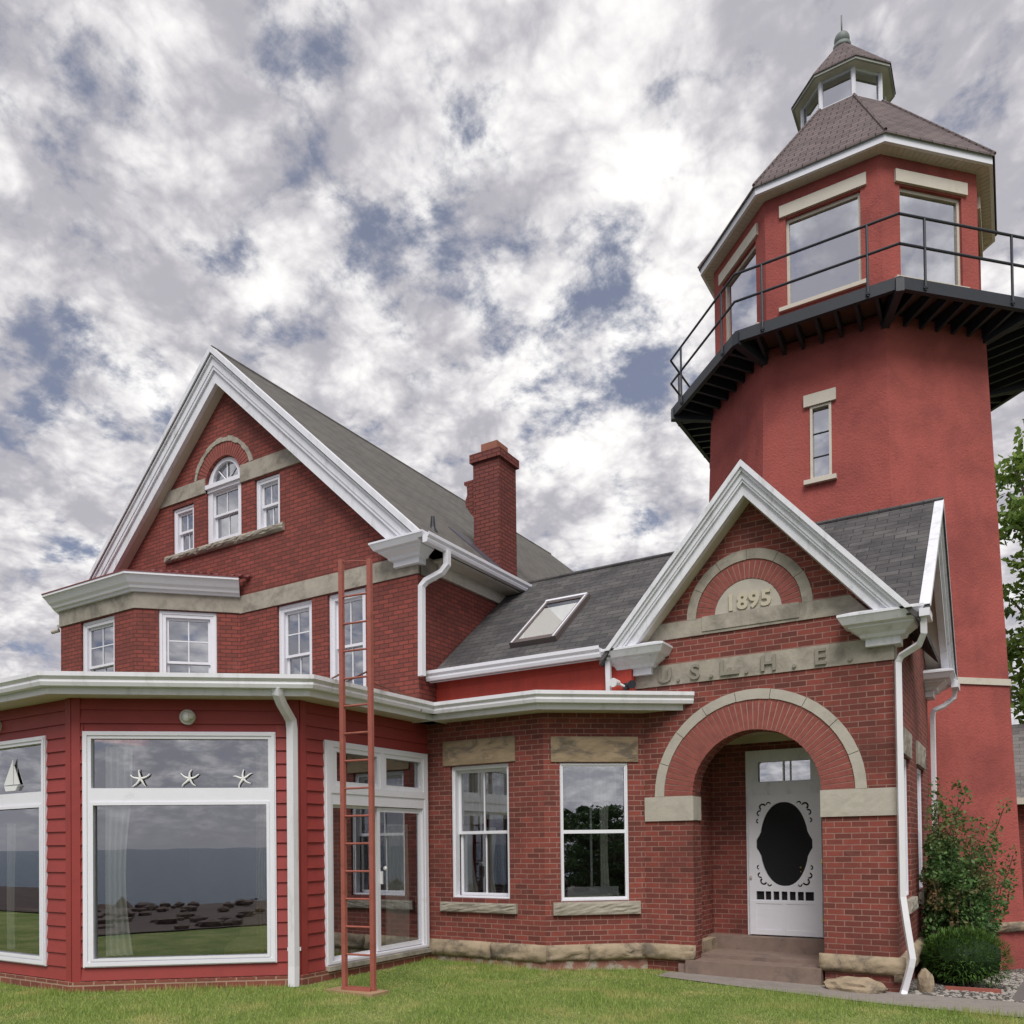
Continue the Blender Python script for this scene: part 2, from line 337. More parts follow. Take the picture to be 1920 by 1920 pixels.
class Fr:   # wall frame: s along the wall, d outwards, z up
    def __init__(s, ox, oy, ang=0.0):
        s.o = Vector((ox, oy, 0)); a = R(ang); s.t = Vector((math.cos(a), math.sin(a), 0)); s.n = Vector((math.sin(a), -math.cos(a), 0))
    def P(s, a, d, z): return s.o+s.t*a+s.n*d+Vector((0, 0, z))
    def box(s, mb, a0, a1, d0, d1, z0, z1):
        mb.hexa([s.P(a0, d1, z0), s.P(a1, d1, z0), s.P(a1, d0, z0), s.P(a0, d0, z0), s.P(a0, d1, z1), s.P(a1, d1, z1), s.P(a1, d0, z1), s.P(a0, d0, z1)])
    def plate(s, mb, outer, holes, d0, d1):
        loops = [outer]+list(holes)
        tri = tessellate_polygon([[Vector((a, z, 0)) for a, z in lp] for lp in loops])
        flat = [q for lp in loops for q in lp]; n = len(flat)
        vs_ = [s.P(a, d1, z) for a, z in flat]+[s.P(a, d0, z) for a, z in flat]
        fs = [tuple(t) for t in tri]+[tuple(i+n for i in t[::-1]) for t in tri]
        k = 0
        for lp in loops:
            m = len(lp)
            for i in range(m): fs.append((k+i, k+(i+1) % m, n+k+(i+1) % m, n+k+i))
            k += m
        mb.add(vs_, fs)
def rect(a0, a1, z0, z1): return [(a0, z0), (a1, z0), (a1, z1), (a0, z1)]
def arc(cx, cz, rad, a0, a1, n=24): return [(cx+rad*math.cos(R(a0+(a1-a0)*i/n)), cz+rad*math.sin(R(a0+(a1-a0)*i/n))) for i in range(n+1)]
def sweep(mb, path, prof, closed=False, z=0.0):
    # path: xy points, outward is to the right of travel; prof: (out, z) closed loop
    n = len(path); P_ = [Vector((p[0], p[1])) for p in path]; rings = []
    for i in range(n):
        a = P_[i-1] if (closed or i > 0) else None; b = P_[(i+1) % n] if (closed or i < n-1) else None
        d1 = (P_[i]-a).normalized() if a is not None else None; d2_ = (b-P_[i]).normalized() if b is not None else None
        if d1 is None: d1 = d2_
        if d2_ is None: d2_ = d1
        n1 = Vector((d1.y, -d1.x)); n2 = Vector((d2_.y, -d2_.x)); m = (n1+n2).normalized(); m = m/max(.2, m.dot(n1))
        rings.append([(P_[i].x+m.x*o, P_[i].y+m.y*o, zz+z) for o, zz in prof])
    k = len(prof); vs_ = [q for rg in rings for q in rg]; fs = []
    for i in range(n if closed else n-1):
        j = (i+1) % n
        for q in range(k): fs.append((i*k+q, i*k+(q+1) % k, j*k+(q+1) % k, j*k+q))
    if not closed: fs += [tuple(range(k))[::-1], tuple(range((n-1)*k, n*k))]
    mb.add(vs_, fs)
def thing(name, loc, label, cat, group=None):
    o = bpy.data.objects.new(name, None); COL.objects.link(o); o.location = loc; o.empty_display_size = .2
    return tag(o, label, cat, group)
def tag(o, label, cat, group=None):
    o['label'] = label; o['category'] = cat
    if group: o['group'] = group
    return o
def struct(o, kind='structure'): o['kind'] = kind; return o
GUT = [(0, 0), (.085, 0), (.10, .03), (.095, .05), (.125, .075), (.125, .11), (.115, .11), (.115, .09), (.0, .09)]   # K-style gutter section
PI = math.pi

# ------------------------------------------------------------------ setting
def gz(x, y):
    z = -.017*max(0, min(x+8, 7))
    if y > 10.9 and x > -3: z -= min(.55, .085*(y-10.9))*min(1, max(0, (x+1.6)/.6))
    if y < -6: z -= .0
    return z
xs = sorted(set([-400, -200, -100, -60]+list(np.arange(-40, 30.1, 1.0))+list(np.arange(-4, 4, .5))+[45, 80, 150, 400]))
ys = sorted(set([-9.0]+list(np.arange(-9, 40, 1.0))+list(np.arange(8, 20, .5))+[60, 100, 200, 500]))
g = MB(); nx = len(xs)
g.add([(x, y, gz(x, y)) for y in ys for x in xs], [(j*nx+i, j*nx+i+1, (j+1)*nx+i+1, (j+1)*nx+i) for j in range(len(ys)-1) for i in range(nx-1)])
struct(g.build('lawn_ground', 'lawn', smooth=True, recalc=False))
g = MB(); g.add([(-3000, -3500, -2.4), (3000, -3500, -2.4), (3000, -8.5, -2.4), (-3000, -8.5, -2.4)], [(0, 1, 2, 3)])
struct(g.build('lake_water', 'water', recalc=False))
g = MB()
for i in range(230):
    x = random.uniform(-40, 32); g.ico((x, -9.3-random.uniform(0, 1.6), -.55-random.uniform(0, 1.5)), random.uniform(.4, 1.3), random.uniform(.4, .9), random.uniform(.3, .8), 1, .18)
for i in range(420):
    q = random.uniform(.05, .24); g.ico((random.uniform(-22, 14), random.uniform(-8.8, -.9), q*.1), q*1.3, q, q*.6, 1, .2)
struct(g.build('shore_rocks', plain('shore_rock', (.085, .055, .045), .9, .3, 3, .4)), 'stuff')
# path, gravel
def sheet(name, poly, mat, lift, step=.5):
    x0, x1 = min(p[0] for p in poly), max(p[0] for p in poly)
    mb = MB(); n = max(2, int((x1-x0)/step))
    def yr(x):
        ysx = []
        for i in range(len(poly)):
            a, b = poly[i], poly[(i+1) % len(poly)]
            if (a[0]-x)*(b[0]-x) <= 0 and a[0] != b[0]: ysx.append(a[1]+(b[1]-a[1])*(x-a[0])/(b[0]-a[0]))
        return min(ysx), max(ysx)
    m = 24; vs_ = []
    for i in range(n+1):
        x = x0+(x1-x0)*i/n; lo, hi = yr(min(max(x, x0+1e-4), x1-1e-4))
        for j in range(m+1):
            y = lo+(hi-lo)*j/m; vs_.append((x, y, gz(x, y)+lift))
    mb.add(vs_, [(i*(m+1)+j, (i+1)*(m+1)+j, (i+1)*(m+1)+j+1, i*(m+1)+j+1) for i in range(n) for j in range(m)])
    return struct(mb.build(name, mat, recalc=False))
sheet('path', [(-4.15, 10.50), (-2.9, 10.30), (-1.7, 10.14), (0.4, 10.0), (9, 10.0), (9, 10.95), (-1.0, 10.95), (-3.9, 11.0), (-4.15, 10.9)], 'path', .012, .25)
sheet('gravel_bed', [(-1.25, 10.9), (12, 10.9), (12, 24), (-1.25, 24)], 'gravel', .008, .5)
sheet('shore_bank', [(-60, -9), (40, -9), (40, -.8), (-60, -.8)], plain('bank_soil', (.05, .030, .025), .95, .4, 2, .5, dirt=(.13, .095, .07), dscale=1.2, damt=.8, stretch=(.4, 1.6, 1)), .03, 4)
pb = MB()
for i in range(1500):
    x, y = random.uniform(-1.1, 1.0), random.uniform(10.95, 17); q = random.uniform(.012, .03); pb.ico((x, y, gz(x, y)+q*.4), q*1.2, q, q*.7, 1, .15)
struct(pb.build('gravel_stones', plain('gravel_stone', (.36, .33, .30), .9, .3, 3, 0)), 'stuff')

# ------------------------------------------------------------------ window builder
def sash_parts(F, parent, s0, s1, z0, z1, d, grid=(1, 1), w=.05, gw=.022, gm='glass', name='sash'):
    mb = MB(); F.plate(mb, rect(s0, s1, z0, z1), [rect(s0+w, s1-w, z0+w, z1-w)], d-.035, d)
    c, r_ = grid
    for i in range(1, c): x = s0+w+(s1-s0-2*w)*i/c; F.box(mb, x-gw/2, x+gw/2, d-.03, d-.006, z0+w, z1-w)
    for i in range(1, r_): z = z0+w+(z1-z0-2*w)*i/r_; F.box(mb, s0+w, s1-w, d-.031, d-.007, z-gw/2, z+gw/2)
    sh = mb.build(name, 'white', parent)
    pm = MB(); pm.add([F.P(s0+w-.005, d-.02, z0+w-.005), F.P(s1-w+.005, d-.02, z0+w-.005), F.P(s1-w+.005, d-.02, z1-w+.005), F.P(s0+w-.005, d-.02, z1-w+.005)], [(0, 1, 2, 3)])
    pm.build('pane', gm, parent, recalc=False)
    return sh
def hung(F, root, s0, s1, z0, z1, cas=.09, d=-.04, top=(2, 2), bot=(2, 1), split=.5, gm='glass', step=.05, casmat='white', blind=None):
    mb = MB(); F.plate(mb, rect(s0, s1, z0, z1), [rect(s0+cas, s1-cas, z0+cas*.6, z1-cas)], d-.10, d)
    F.plate(mb, rect(s0+.012, s1-.012, z0+.012, z1-.012), [rect(s0+cas*.5, s1-cas*.5, z0+cas*.4, z1-cas*.5)], d, d+.014)
    w = mb.build('window', casmat, root)
    a0, a1, b0, b1 = s0+cas, s1-cas, z0+cas*.6, z1-cas; zm = b0+(b1-b0)*split
    sash_parts(F, w, a0, a1, zm-.02, b1, d-step, top, .045, gm=gm, name='upper_sash')
    sash_parts(F, w, a0, a1, b0, zm+.02, d-step-.04, bot, .045, gm=gm, name='lower_sash')
    if blind:
        bm_ = MB(); F.box(bm_, a0+.02, a1-.02, d-.26, d-.25, b1-(b1-b0)*blind, b1); bm_.build('blind', 'curtain', w)
    return w
def curtain(F, s0, s1, z0, z1, d, label, cat='curtain', amp=.025, n=5, taper=0.0, mat='curtain', name='curtain', group=None):
    mb = MB(); m = 40; rows = 10; vs_ = []
    for j in range(rows+1):
        t = j/rows
        for i in range(m+1):
            u = i/m; w = 1-taper*math.sin(PI*min(1, t*1.3))
            vs_.append(F.P(s0+(s1-s0)*u*w, d+amp*math.sin(2*PI*n*u+.4*math.sin(5*t)), z0+(z1-z0)*t))
    o = len(vs_)
    vs_ += [v-F.n*.006 for v in vs_]
    fs = [(j*(m+1)+i, j*(m+1)+i+1, (j+1)*(m+1)+i+1, (j+1)*(m+1)+i) for j in range(rows) for i in range(m)]
    fs += [tuple(o+k for k in q[::-1]) for q in fs]
    mb.add(vs_, fs); ob = mb.build(name, mat, smooth=True, recalc=False); return tag(ob, label, cat, group)
def lerp(a, b, t): return a+(b-a)*t

# ================================================================== SUNROOM
FL = Fr(0, 5.79, 0); FD = Fr(-9.83, 5.79, 38.4); FX = Fr(-7.70, 7.48, 90)
K0, K1, K2 = (-13.4, 5.79), (-9.83, 5.79), (-7.70, 7.48)
I1, J1, L1 = (-7.70, 10.15), (-5.66, 10.15), (-4.51, 11.06)
def offpath(path, o):
    P_ = [Vector((p[0], p[1])) for p in path]; out = []
    for i in range(len(P_)):
        a = (P_[i]-P_[i-1]).normalized() if i > 0 else (P_[1]-P_[0]).normalized()
        b = (P_[i+1]-P_[i]).normalized() if i < len(P_)-1 else a
        n1, n2 = Vector((a.y, -a.x)), Vector((b.y, -b.x)); m = (n1+n2).normalized(); m = m/max(.2, m.dot(n1)); out.append((P_[i].x+m.x*o, P_[i].y+m.y*o))
    return out
sun_room = thing('sunroom', (-9.83, 5.79, 0), 'single storey red clapboard sunroom with huge white framed picture windows and a flat roof', 'sunroom')
mb = MB()
FL.plate(mb, rect(-13.4, -9.83, .1, 3.62), [rect(-12.75, -10.37, .29, 3.18)], -.14, -.012)
FD.plate(mb, rect(0.0, 2.72, .1, 3.62), [rect(.13, 2.43, .30, 3.19)], -.14, -.012)
FX.plate(mb, rect(0.0, 2.67, .1, 3.62), [rect(.42, 2.63, .18, 3.14)], -.14, -.012)
def laps(F, s0, s1, holes, z0=.14, z1=3.6, p=.166):
    k = 0; z = z0
    while z < z1-.01:
        zt = min(z+p, z1); segs = [(s0, s1)]
        for (h0, h1, hz0, hz1) in holes:
            if z+.05 > hz0-.02 and z+.02 < hz1: segs = [q for a, b in segs for q in ((a, min(b, h0)), (max(a, h1), b)) if q[1]-q[0] > .01]
        for a, b in segs:
            mb.hexa([F.P(a, .016, z), F.P(b, .016, z), F.P(b, -.012, z), F.P(a, -.012, z), F.P(a, -.006, zt), F.P(b, -.006, zt), F.P(b, -.012, zt), F.P(a, -.012, zt)])
        z += p
laps(FL, -13.4, -9.93, [(-12.75, -10.37, .29, 3.18)]); laps(FD, .10, 2.60, [(.13, 2.43, .30, 3.19)]); laps(FX, .10, 2.67, [(.42, 2.63, .18, 3.14)])
for F, a, b in ((FL, -9.94, -9.83), (FD, 0, .10), (FD, 2.60, 2.72), (FX, 0, .10)): F.box(mb, a, b, -.012, .02, .13, 3.6)
wall = mb.build('wall', 'siding', sun_room)
mb = MB(); sweep(mb, [K0, K1, K2, (-7.70, 10.13)], [(-.10, -.15), (.045, -.15), (.045, .13), (-.10, .13)]); mb.build('foundation', 'brick_f', sun_room)
def bigwin(F, s0, s1, z0, z1, zr0, zr1):
    mb = MB(); F.plate(mb, rect(s0, s1, z0, z1), [rect(s0+.10, s1-.09, zr1, z1-.09), rect(s0+.12, s1-.11, z0+.10, zr0)], -.08, .03)
    F.plate(mb, rect(s0+.015, s1-.015, z0+.015, z1-.015), [rect(s0+.055, s1-.05, z0+.06, z1-.05)], .03, .045)
    F.plate(mb, rect(s0+.085, s1-.08, z0+.075, zr0+.02), [rect(s0+.125, s1-.115, z0+.105, zr0-.02)], .03, .042)
    w = mb.build('window', 'white', sun_room)
    for a, b, c, e in ((s0+.09, s1-.08, zr1-.01, z1-.08), (s0+.11, s1-.10, z0+.09, zr0+.01)):
        pm = MB(); pm.add([F.P(a, -.03, c), F.P(b, -.03, c), F.P(b, -.03, e), F.P(a, -.03, e)], [(0, 1, 2, 3)]); pm.build('pane', 'glass', w, recalc=False)
bigwin(FD, .13, 2.43, .30, 3.19, 2.30, 2.49)
bigwin(FL, -12.75, -10.37, .29, 3.18, 2.30, 2.48)
# glazed sliding door under two transoms
mb = MB(); S = lambda y: y-7.48
FX.plate(mb, rect(S(7.90), S(10.11), .18, 3.14), [rect(S(8.12), S(8.93), 2.61, 3.0), rect(S(9.13), S(9.93), 2.61, 3.0), rect(S(8.04), S(9.98), .24, 2.30)], -.08, .03)
FX.plate(mb, rect(S(7.92), S(10.09), .20, 3.12), [rect(S(8.0), S(10.02), .23, 2.45), rect(S(8.05), S(8.99), 2.55, 3.06), rect(S(9.07), S(9.99), 2.55, 3.06)], .03, .044)
dr = mb.build('sliding_door', 'white', sun_room)
for a, b in ((8.11, 8.94), (9.12, 9.94)):
    pm = MB(); pm.add([FX.P(S(a), -.03, 2.6), FX.P(S(b), -.03, 2.6), FX.P(S(b), -.03, 3.01), FX.P(S(a), -.03, 3.01)], [(0, 1, 2, 3)]); pm.build('transom_pane', 'glass', dr, recalc=False)
sash_parts(FX, dr, S(8.03), S(9.02), .24, 2.30, -.045, w=.04, name='fixed_panel')
sash_parts(FX, dr, S(8.96), S(9.98), .25, 2.29, -.005, w=.065, name='sliding_panel')
mb = MB(); FX.box(mb, S(9.01), S(9.04), .0, .03, 1.20, 1.38); mb.ico(FX.P(S(9.10), .02, 1.42), .03, .03, .035, 1); mb.build('handle', 'ornament', dr)
mb = MB(); FX.box(mb, S(7.9), S(10.1), -.05, .09, .12, .178); mb.build('door_sill', 'stone', sun_room)
# room inside
mb = MB(); mb.box(-13.7, -7.85, 10.2, 10.3, .1, 3.6); mb.box(-13.6, -13.45, 5.9, 10.2, .1, 3.6); mb.build('inner_wall', 'room', sun_room)
mb = MB(); mb.prism([(-13.4, 5.93), (-9.88, 5.93), (-7.83, 7.55), (-7.83, 10.2), (-13.4, 10.2)], .05, .13); mb.build('floor', 'roomfloor', sun_room)
# shared flat roof edge: sunroom part
def eave(root, path, cut_ends=True):
    mb = MB(); sweep(mb, path, [(-.05, 3.60), (.36, 3.60), (.36, 3.635), (-.05, 3.635)]); mb.build('soffit', 'cream', root)
    mb = MB(); sweep(mb, path, [(.34, 3.585), (.375, 3.585), (.375, 3.78), (.34, 3.78)]); mb.build('fascia', 'gut', root)
    mb = MB(); sweep(mb, offpath(path, .377), [(a*1.1, b*1.45+3.665) for a, b in GUT]); mb.build('gutter', 'gut', root)
eave(sun_room, [K0, K1, K2, (-7.70, 10.15)][:4])
o1 = offpath([K0, K1, K2, I1, J1, L1], .40)
mb = MB(); mb.prism([o1[0], o1[1], o1[2], o1[3], (-7.45, 10.44), (-13.4, 10.44)], 3.72, 3.805); mb.build('flat_roof', 'flat', sun_room)
def downspout(root, pts, w=.045, dd=.035):
    mb = MB(); mb.tube(pts, .05, sq=(w, dd)); return mb.build('downspout', 'gut', root)
ds = downspout(sun_room, [FD.P(2.52, .42, 3.68), FD.P(2.52, .40, 3.60), FD.P(2.55, .30, 3.50), FD.P(2.63, .08, 3.33), FD.P(2.64, .07, 3.22), FD.P(2.64, .07, .25), FD.P(2.64, .10, .0)], .055, .042)
mb = MB(); FD.box(mb, 2.565, 2.715, .01, .03, .45, .475); FD.box(mb, 2.56, 2.585, .01, .05, .44, .485); FD.box(mb, 2.70, 2.725, .01, .05, .44, .485); mb.build('bracket', 'white', ds)

def wall_lamp(F, s, z, label):
    root = thing('wall_light', F.P(s, .02, z), label, 'wall light', 'round lamps on the sunroom wall')
    mb = MB(); mb.tube([F.P(s, .0, z), F.P(s, .045, z)], .095, 20); mb.build('base', 'lampw', root, smooth=False)
    mb = MB(); c = F.P(s, .075, z); mb.ico(c, .062, .045, .062, 2); mb.build('lens', 'ornament', root, smooth=True)
    mb = MB(); mb.box(c.x+.03, c.x+.10, c.y-.02, c.y+.02, c.z-.03, c.z+.03); mb.build('sensor', 'lampw', root)
wall_lamp(FD, 1.37, 3.37, 'small round white wall light above the sunroom picture window with three starfish')
wall_lamp(FL, -11.53, 3.38, 'small round white wall light above the sailboat window, cut by the left edge')

# starfish and sailboat standing on the window rails
for i, (s, tilt) in enumerate(((.80, 4), (1.385, -3), (2.03, 8))):
    mb = MB(); c = FD.P(s, .012, 2.605)
    for k in range(5):
        a = R(90+72*k+tilt); pts = [c]; L = .115+.012*((k*7+i*3) % 3)
        for q in range(1, 6):
            aa = a+.22*math.sin(q*.6+k+i)*q/5; pts.append(c+FD.t*math.cos(aa)*L*q/5+Vector((0, 0, math.sin(aa)*L*q/5)))
        mb.tube(pts, [.016, .015, .013, .011, .009, .005], 7)
    mb.ico(c, .02, .02, .02, 1)
    tag(mb.build('starfish_ornament', 'ornament', smooth=True), ('white starfish ornament nearest the curtain on the sunroom window rail', 'middle one of the three white starfish on the sunroom window rail', 'white starfish ornament nearest the downspout on the sunroom window rail')[i], 'starfish ornament', 'white starfish on the sunroom window')
boat = thing('sailboat_ornament', (-11.2, 5.77, 2.5), 'white toy sailboat ornament behind the upper pane of the left sunroom window', 'sailboat ornament')
mb = MB(); FL.plate(mb, [(-11.40, 2.60), (-11.17, 2.60), (-11.17, 2.94)], [], -.012, 0); mb.build('mainsail', 'ornament', boat)
mb = MB(); FL.plate(mb, [(-11.15, 2.60), (-11.02, 2.60), (-11.15, 2.84)], [], -.012, 0); mb.build('foresail', 'ornament', boat)
mb = MB(); FL.plate(mb, [(-11.37, 2.585), (-11.34, 2.52), (-11.10, 2.52), (-11.04, 2.585)], [], -.03, 0.01); mb.build('hull', 'ornament', boat)
curtain(FD, .34, .66, .42, 3.02, -.13, 'tall white curtain gathered beside the sunroom window with the starfish', n=4, taper=.25)
curtain(FD, 2.16, 2.36, .42, 2.9, -.13, 'narrow tan curtain at the downspout end of the sunroom window', n=3, taper=.5, mat='tan')
curtain(FL, -11.55, -11.38, .42, 2.1, -.13, 'white curtain edge inside the left sunroom window below the sailboat', n=2)
curtain(FX, S(9.24), S(9.78), .3, 2.06, -.10, 'white floor length curtain behind the sliding glass door', n=5)
t = MB(); FX.box(t, S(9.75), S(9.86), -.30, -.22, .2, 2.28); tag(t.build('wooden_post', 'wood'), 'brown wooden post inside the sliding glass door beside its white curtain', 'post')
tb = thing('tan_armchair', FD.P(2.0, -.8, .13), 'low tan upholstered armchair inside the sunroom behind the picture window', 'armchair')
mb = MB(); mb.ico(FD.P(2.0, -.8, .35), .42, .36, .22, 3); mb.build('seat', 'tan', tb, smooth=True)
mb = MB(); mb.ico(FD.P(2.05, -1.1, .55), .42, .16, .35, 3); mb.build('backrest', 'tan', tb, smooth=True)

# ================================================================== KITCHEN BAY
kit = thing('brick_bay_wing', (-5.66, 10.15, 0), 'low brick bay wing with two white sash windows under brown stone lintels', 'building wing')
F1 = Fr(-7.70, 10.15, 0); F2 = Fr(-5.66, 10.15, 38.4)
mb = MB(); F1.plate(mb, rect(0, 2.04, .2, 3.62), [rect(.42, 1.46, .94, 2.93)], -.3, 0); F2.plate(mb, rect(0, 1.47, .2, 3.62), [rect(.23, 1.22, .92, 2.89)], -.3, 0)
mb.build('wall', 'brick_p', kit)
def rough_course(mb, F, s0, s1, z0, z1, d, blocks=None, amp=.025, base=-.05):
    n = blocks or max(1, int((s1-s0)/.75)); cuts = [s0]+[s0+(s1-s0)*(i+random.uniform(-.15, .15))/n for i in range(1, n)]+[s1]
    for a, b in zip(cuts, cuts[1:]):
        m, k = max(4, int((b-a)/.07)), 7; vs_ = []; off = random.uniform(-.01, .012)
        for i in range(m+1):
            for j in range(k+1):
                u, v = i/m, j/k; e = min(1, min(u, 1-u)*m/1.2)*.5+.5; bul = math.sin(PI*v)**.5 if 0 < v < 1 else 0
                vs_.append(F.P(lerp(a+.004, b-.004, u), (d+off)*(.45+.55*bul*e)+random.uniform(-amp, amp)*(1 if 0 < j < k else .3), lerp(z0, z1, v)+random.uniform(-1, 1)*.006))
        nb = len(vs_); vs_ += [F.P(a+.004, base, z0), F.P(b-.004, base, z0), F.P(b-.004, base, z1), F.P(a+.004, base, z1)]
        fs = [(i*(k+1)+j, (i+1)*(k+1)+j, (i+1)*(k+1)+j+1, i*(k+1)+j+1) for i in range(m) for j in range(k)]
        fs += [tuple([nb, nb+1]+[i*(k+1) for i in range(m, -1, -1)]), tuple([nb+3, nb+2]+[i*(k+1)+k for i in range(m, -1, -1)]), tuple([nb, nb+3]+[j for j in range(k, -1, -1)]), tuple([nb+1, nb+2]+[m*(k+1)+j for j in range(k, -1, -1)])]
        mb.add(vs_, fs)
mb = MB(); rough_course(mb, F1, .02, 2.06, .07, .315, .075, 2); mb.build('base_course', 'stone_rough', kit, smooth=True); mb = MB(); rough_course(mb, F2, 0, 1.42, .09, .315, .075, 2); mb.build('base_course', 'stone_rough', kit, smooth=True)
mb = MB(); F1.box(mb, 0, 2.05, -.25, .015, -.2, .2); F2.box(mb, 0, 1.47, -.25, .015, -.2, .2); mb.build('foundation', plain('crumbled_foundation', (.27, .12, .09), .95, .3, 5, 1.0, dirt=(.42, .38, .33), dscale=4, damt=.9, dlo=.45, dhi=.6), kit)
def lintel(F, root, a, b, z0, z1, d=.02, mat='stone_brown', name='lintel'):
    mb = MB(); m, k = 14, 6; vs_ = []
    for i in range(m+1):
        for j in range(k+1):
            u, v = i/m, j/k; ed = 0 if (i in (0, m) or j in (0, k)) else random.uniform(.0, .004 if mat == 'stone_pale' else .016); vs_.append(F.P(lerp(a, b, u), d+ed, lerp(z0, z1, v)))
    nb = len(vs_); vs_ += [F.P(a, -.06, z0), F.P(b, -.06, z0), F.P(b, -.06, z1), F.P(a, -.06, z1)]
    fs = [(i*(k+1)+j, (i+1)*(k+1)+j, (i+1)*(k+1)+j+1, i*(k+1)+j+1) for i in range(m) for j in range(k)]
    fs += [tuple([nb, nb+1]+[i*(k+1) for i in range(m, -1, -1)]), tuple([nb+3, nb+2]+[i*(k+1)+k for i in range(m, -1, -1)]), tuple([nb, nb+3]+[j for j in range(k, -1, -1)]), tuple([nb+1, nb+2]+[m*(k+1)+j for j in range(k, -1, -1)])]
    mb.add(vs_, fs); return mb.build(name, mat, root)
lintel(F1, kit, .30, 1.58, 2.94, 3.31); lintel(F2, kit, .105, 1.37, 2.90, 3.26)
lintel(F1, kit, .24, 1.59, .745, .885, .05, 'stone', 'stone_sill'); lintel(F2, kit, .11, 1.37, .735, .915, .05, 'stone', 'stone_sill')
hung(F1, kit, .42, 1.46, .94, 2.93, cas=.06, d=-.05, top=(2, 1), bot=(2, 1), step=.09)
def storm(F, s0, s1, z0, z1):
    mb = MB(); F.plate(mb, rect(s0, s1, z0, z1), [rect(s0+.05, s1-.05, (z0+z1)/2+.03, z1-.05), rect(s0+.05, s1-.05, z0+.06, (z0+z1)/2-.02)], -.07, -.025)
    F.plate(mb, rect(s0+.012, s1-.012, z0+.012, z1-.012), [rect(s0+.03, s1-.03, z0+.035, z1-.03)], -.025, -.012)
    F.box(mb, s0+.12, s1-.12, -.19, -.15, z0+.06, z0+.2); F.box(mb, (s0+s1)/2-.03, (s0+s1)/2+.0, -.19, -.17, z0+.2, z1-.06)
    w = mb.build('window', 'white', kit)
    pm = MB(); pm.add([F.P(s0+.04, -.045, z0+.05), F.P(s1-.04, -.045, z0+.05), F.P(s1-.04, -.045, z1-.04), F.P(s0+.04, -.045, z1-.04)], [(0, 1, 2, 3)]); pm.build('pane', 'glass_storm', w, recalc=False)
MT['glass_storm'] = glass('storm_glass', .42)
storm(F2, .23, 1.22, .92, 2.89)
mb = MB(); mb.box(-7.3, -4.4, 11.6, 11.7, .3, 3.6); mb.prism([(-7.6, 10.5), (-5.7, 10.5), (-4.6, 11.3), (-4.6, 11.7), (-7.6, 11.7)], .3, .36); mb.build('inner_wall', 'dark', kit)  # dark panel and floor stand in for the unlit room
for (a, b, z0, z1, nm) in ((.50, .94, 2.06, 2.85, 'left'), (.94, 1.40, 2.12, 2.85, 'right')):
    curtain(F1, a, b, z0, z1, -.20, 'white lace valance, %s half of the window beside the sunroom' % nm, 'valance', n=4, amp=.02, name='lace_valance', group='lace valances in the bay window')
curtain(F1, .49, .74, 1.02, 2.7, -.26, 'grey side curtain nearest the sunroom in the bay wing window', n=3, taper=.4)
curtain(F1, .90, 1.06, 1.02, 2.0, -.25, 'grey curtain in the middle of the bay wing window beside the sunroom', n=3, taper=.3)
curtain(F2, .86, 1.0, 1.02, 2.7, -.26, 'pale curtain inside the bay window nearest the arched porch', n=3, taper=.2)
curtain(F2, .33, 1.12, 2.35, 2.84, -.28, 'pale lace valance across the bay window nearest the arched porch', 'valance', n=9, amp=.02, name='lace_valance')
eave(kit, [(-7.70, 10.15), J1, (L1[0]+.45, L1[1]+.357)])
mb = MB(); mb.prism([(-7.44, 10.44), o1[3], o1[4], (-3.98, 11.02), (-4.5, 11.045), (-4.55, 11.3), (-8.06, 10.9), (-8.06, 10.44)], 3.722, 3.803); mb.build('flat_roof', 'flat', kit)
tarp = MB()
for k in range(9):
    x = lerp(-7.0, -4.3, k/8.0); y = 10.0 if x < -5.7 else 10.0+(x+5.7)*.79
    tarp.ico((x, y+.05, 3.82), random.uniform(.1, .22), .1, random.uniform(.015, .035), 2, .12)
tag(tarp.build('roof_patch', plain('wrinkled_patch', (.42, .40, .40), .7, .2, 6, .6), smooth=True), 'wrinkled pale sealing patches lying along the bay wing roof edge', 'roof patch')

# ================================================================== LINK WING AND PORCH
por = thing('entrance_wing', (-2.95, 11.05, -.1), 'brick entrance wing with an arched porch, white trimmed gable and grey shingle cross roof', 'building wing')
FP = Fr(0, 11.05, 0); FS = Fr(-1.235, 0, 90)
AX, AZ, AR = -2.95, 2.385, .855
mb = MB(); sl = 1.133; apz = 6.46
arch_hole = [(AX-AR, -.3)]+[(AX-AR, AZ)]+arc(AX, AZ, AR, 180, 0, 32)[1:-1]+[(AX+AR, AZ), (AX+AR, -.3)]
outer = [(-4.62, -.3)]+arch_hole[:]+[(-1.235, -.3), (-1.235, apz-sl*1.715), (AX, apz), (-4.62, apz-sl*1.67)]
FP.plate(mb, outer, [], -.33, 0)
FS.plate(mb, [(11.381, -.4), (15.75, -.4), (15.75, 4.5), (13.42, 6.42), (11.381, 4.6)], [rect(11.92, 12.66, .96, 2.86), rect(13.75, 14.75, .96, 2.86)], -.3, 0)
mb.box(-8.0, -1.54, 15.45, 15.75, -.4, 4.5)      # back wall
mb.box(-4.2, -3.93, 11.382, 12.3, -.1, 3.35); mb.box(-1.9, -1.65, 11.382, 12.3, -.1, 3.35)     # recess sides
FB_ = Fr(0, 12.3, 0); FB_.plate(mb, [(-3.93, .1), (-3.40, .1), (-3.40, 3.09), (-2.30, 3.09), (-2.30, .1), (-1.9, .1), (-1.9, 3.35), (-3.93, 3.35)], [], -.2, 0)
mb.build('wall', 'brick_p', por)
mb = MB(); mb.box(-3.93, -1.9, 11.4, 12.28, 3.30, 3.35); FB_.box(mb, -3.93, -1.9, 0, .06, 3.20, 3.30); mb.build('porch_ceiling', 'cream', por)
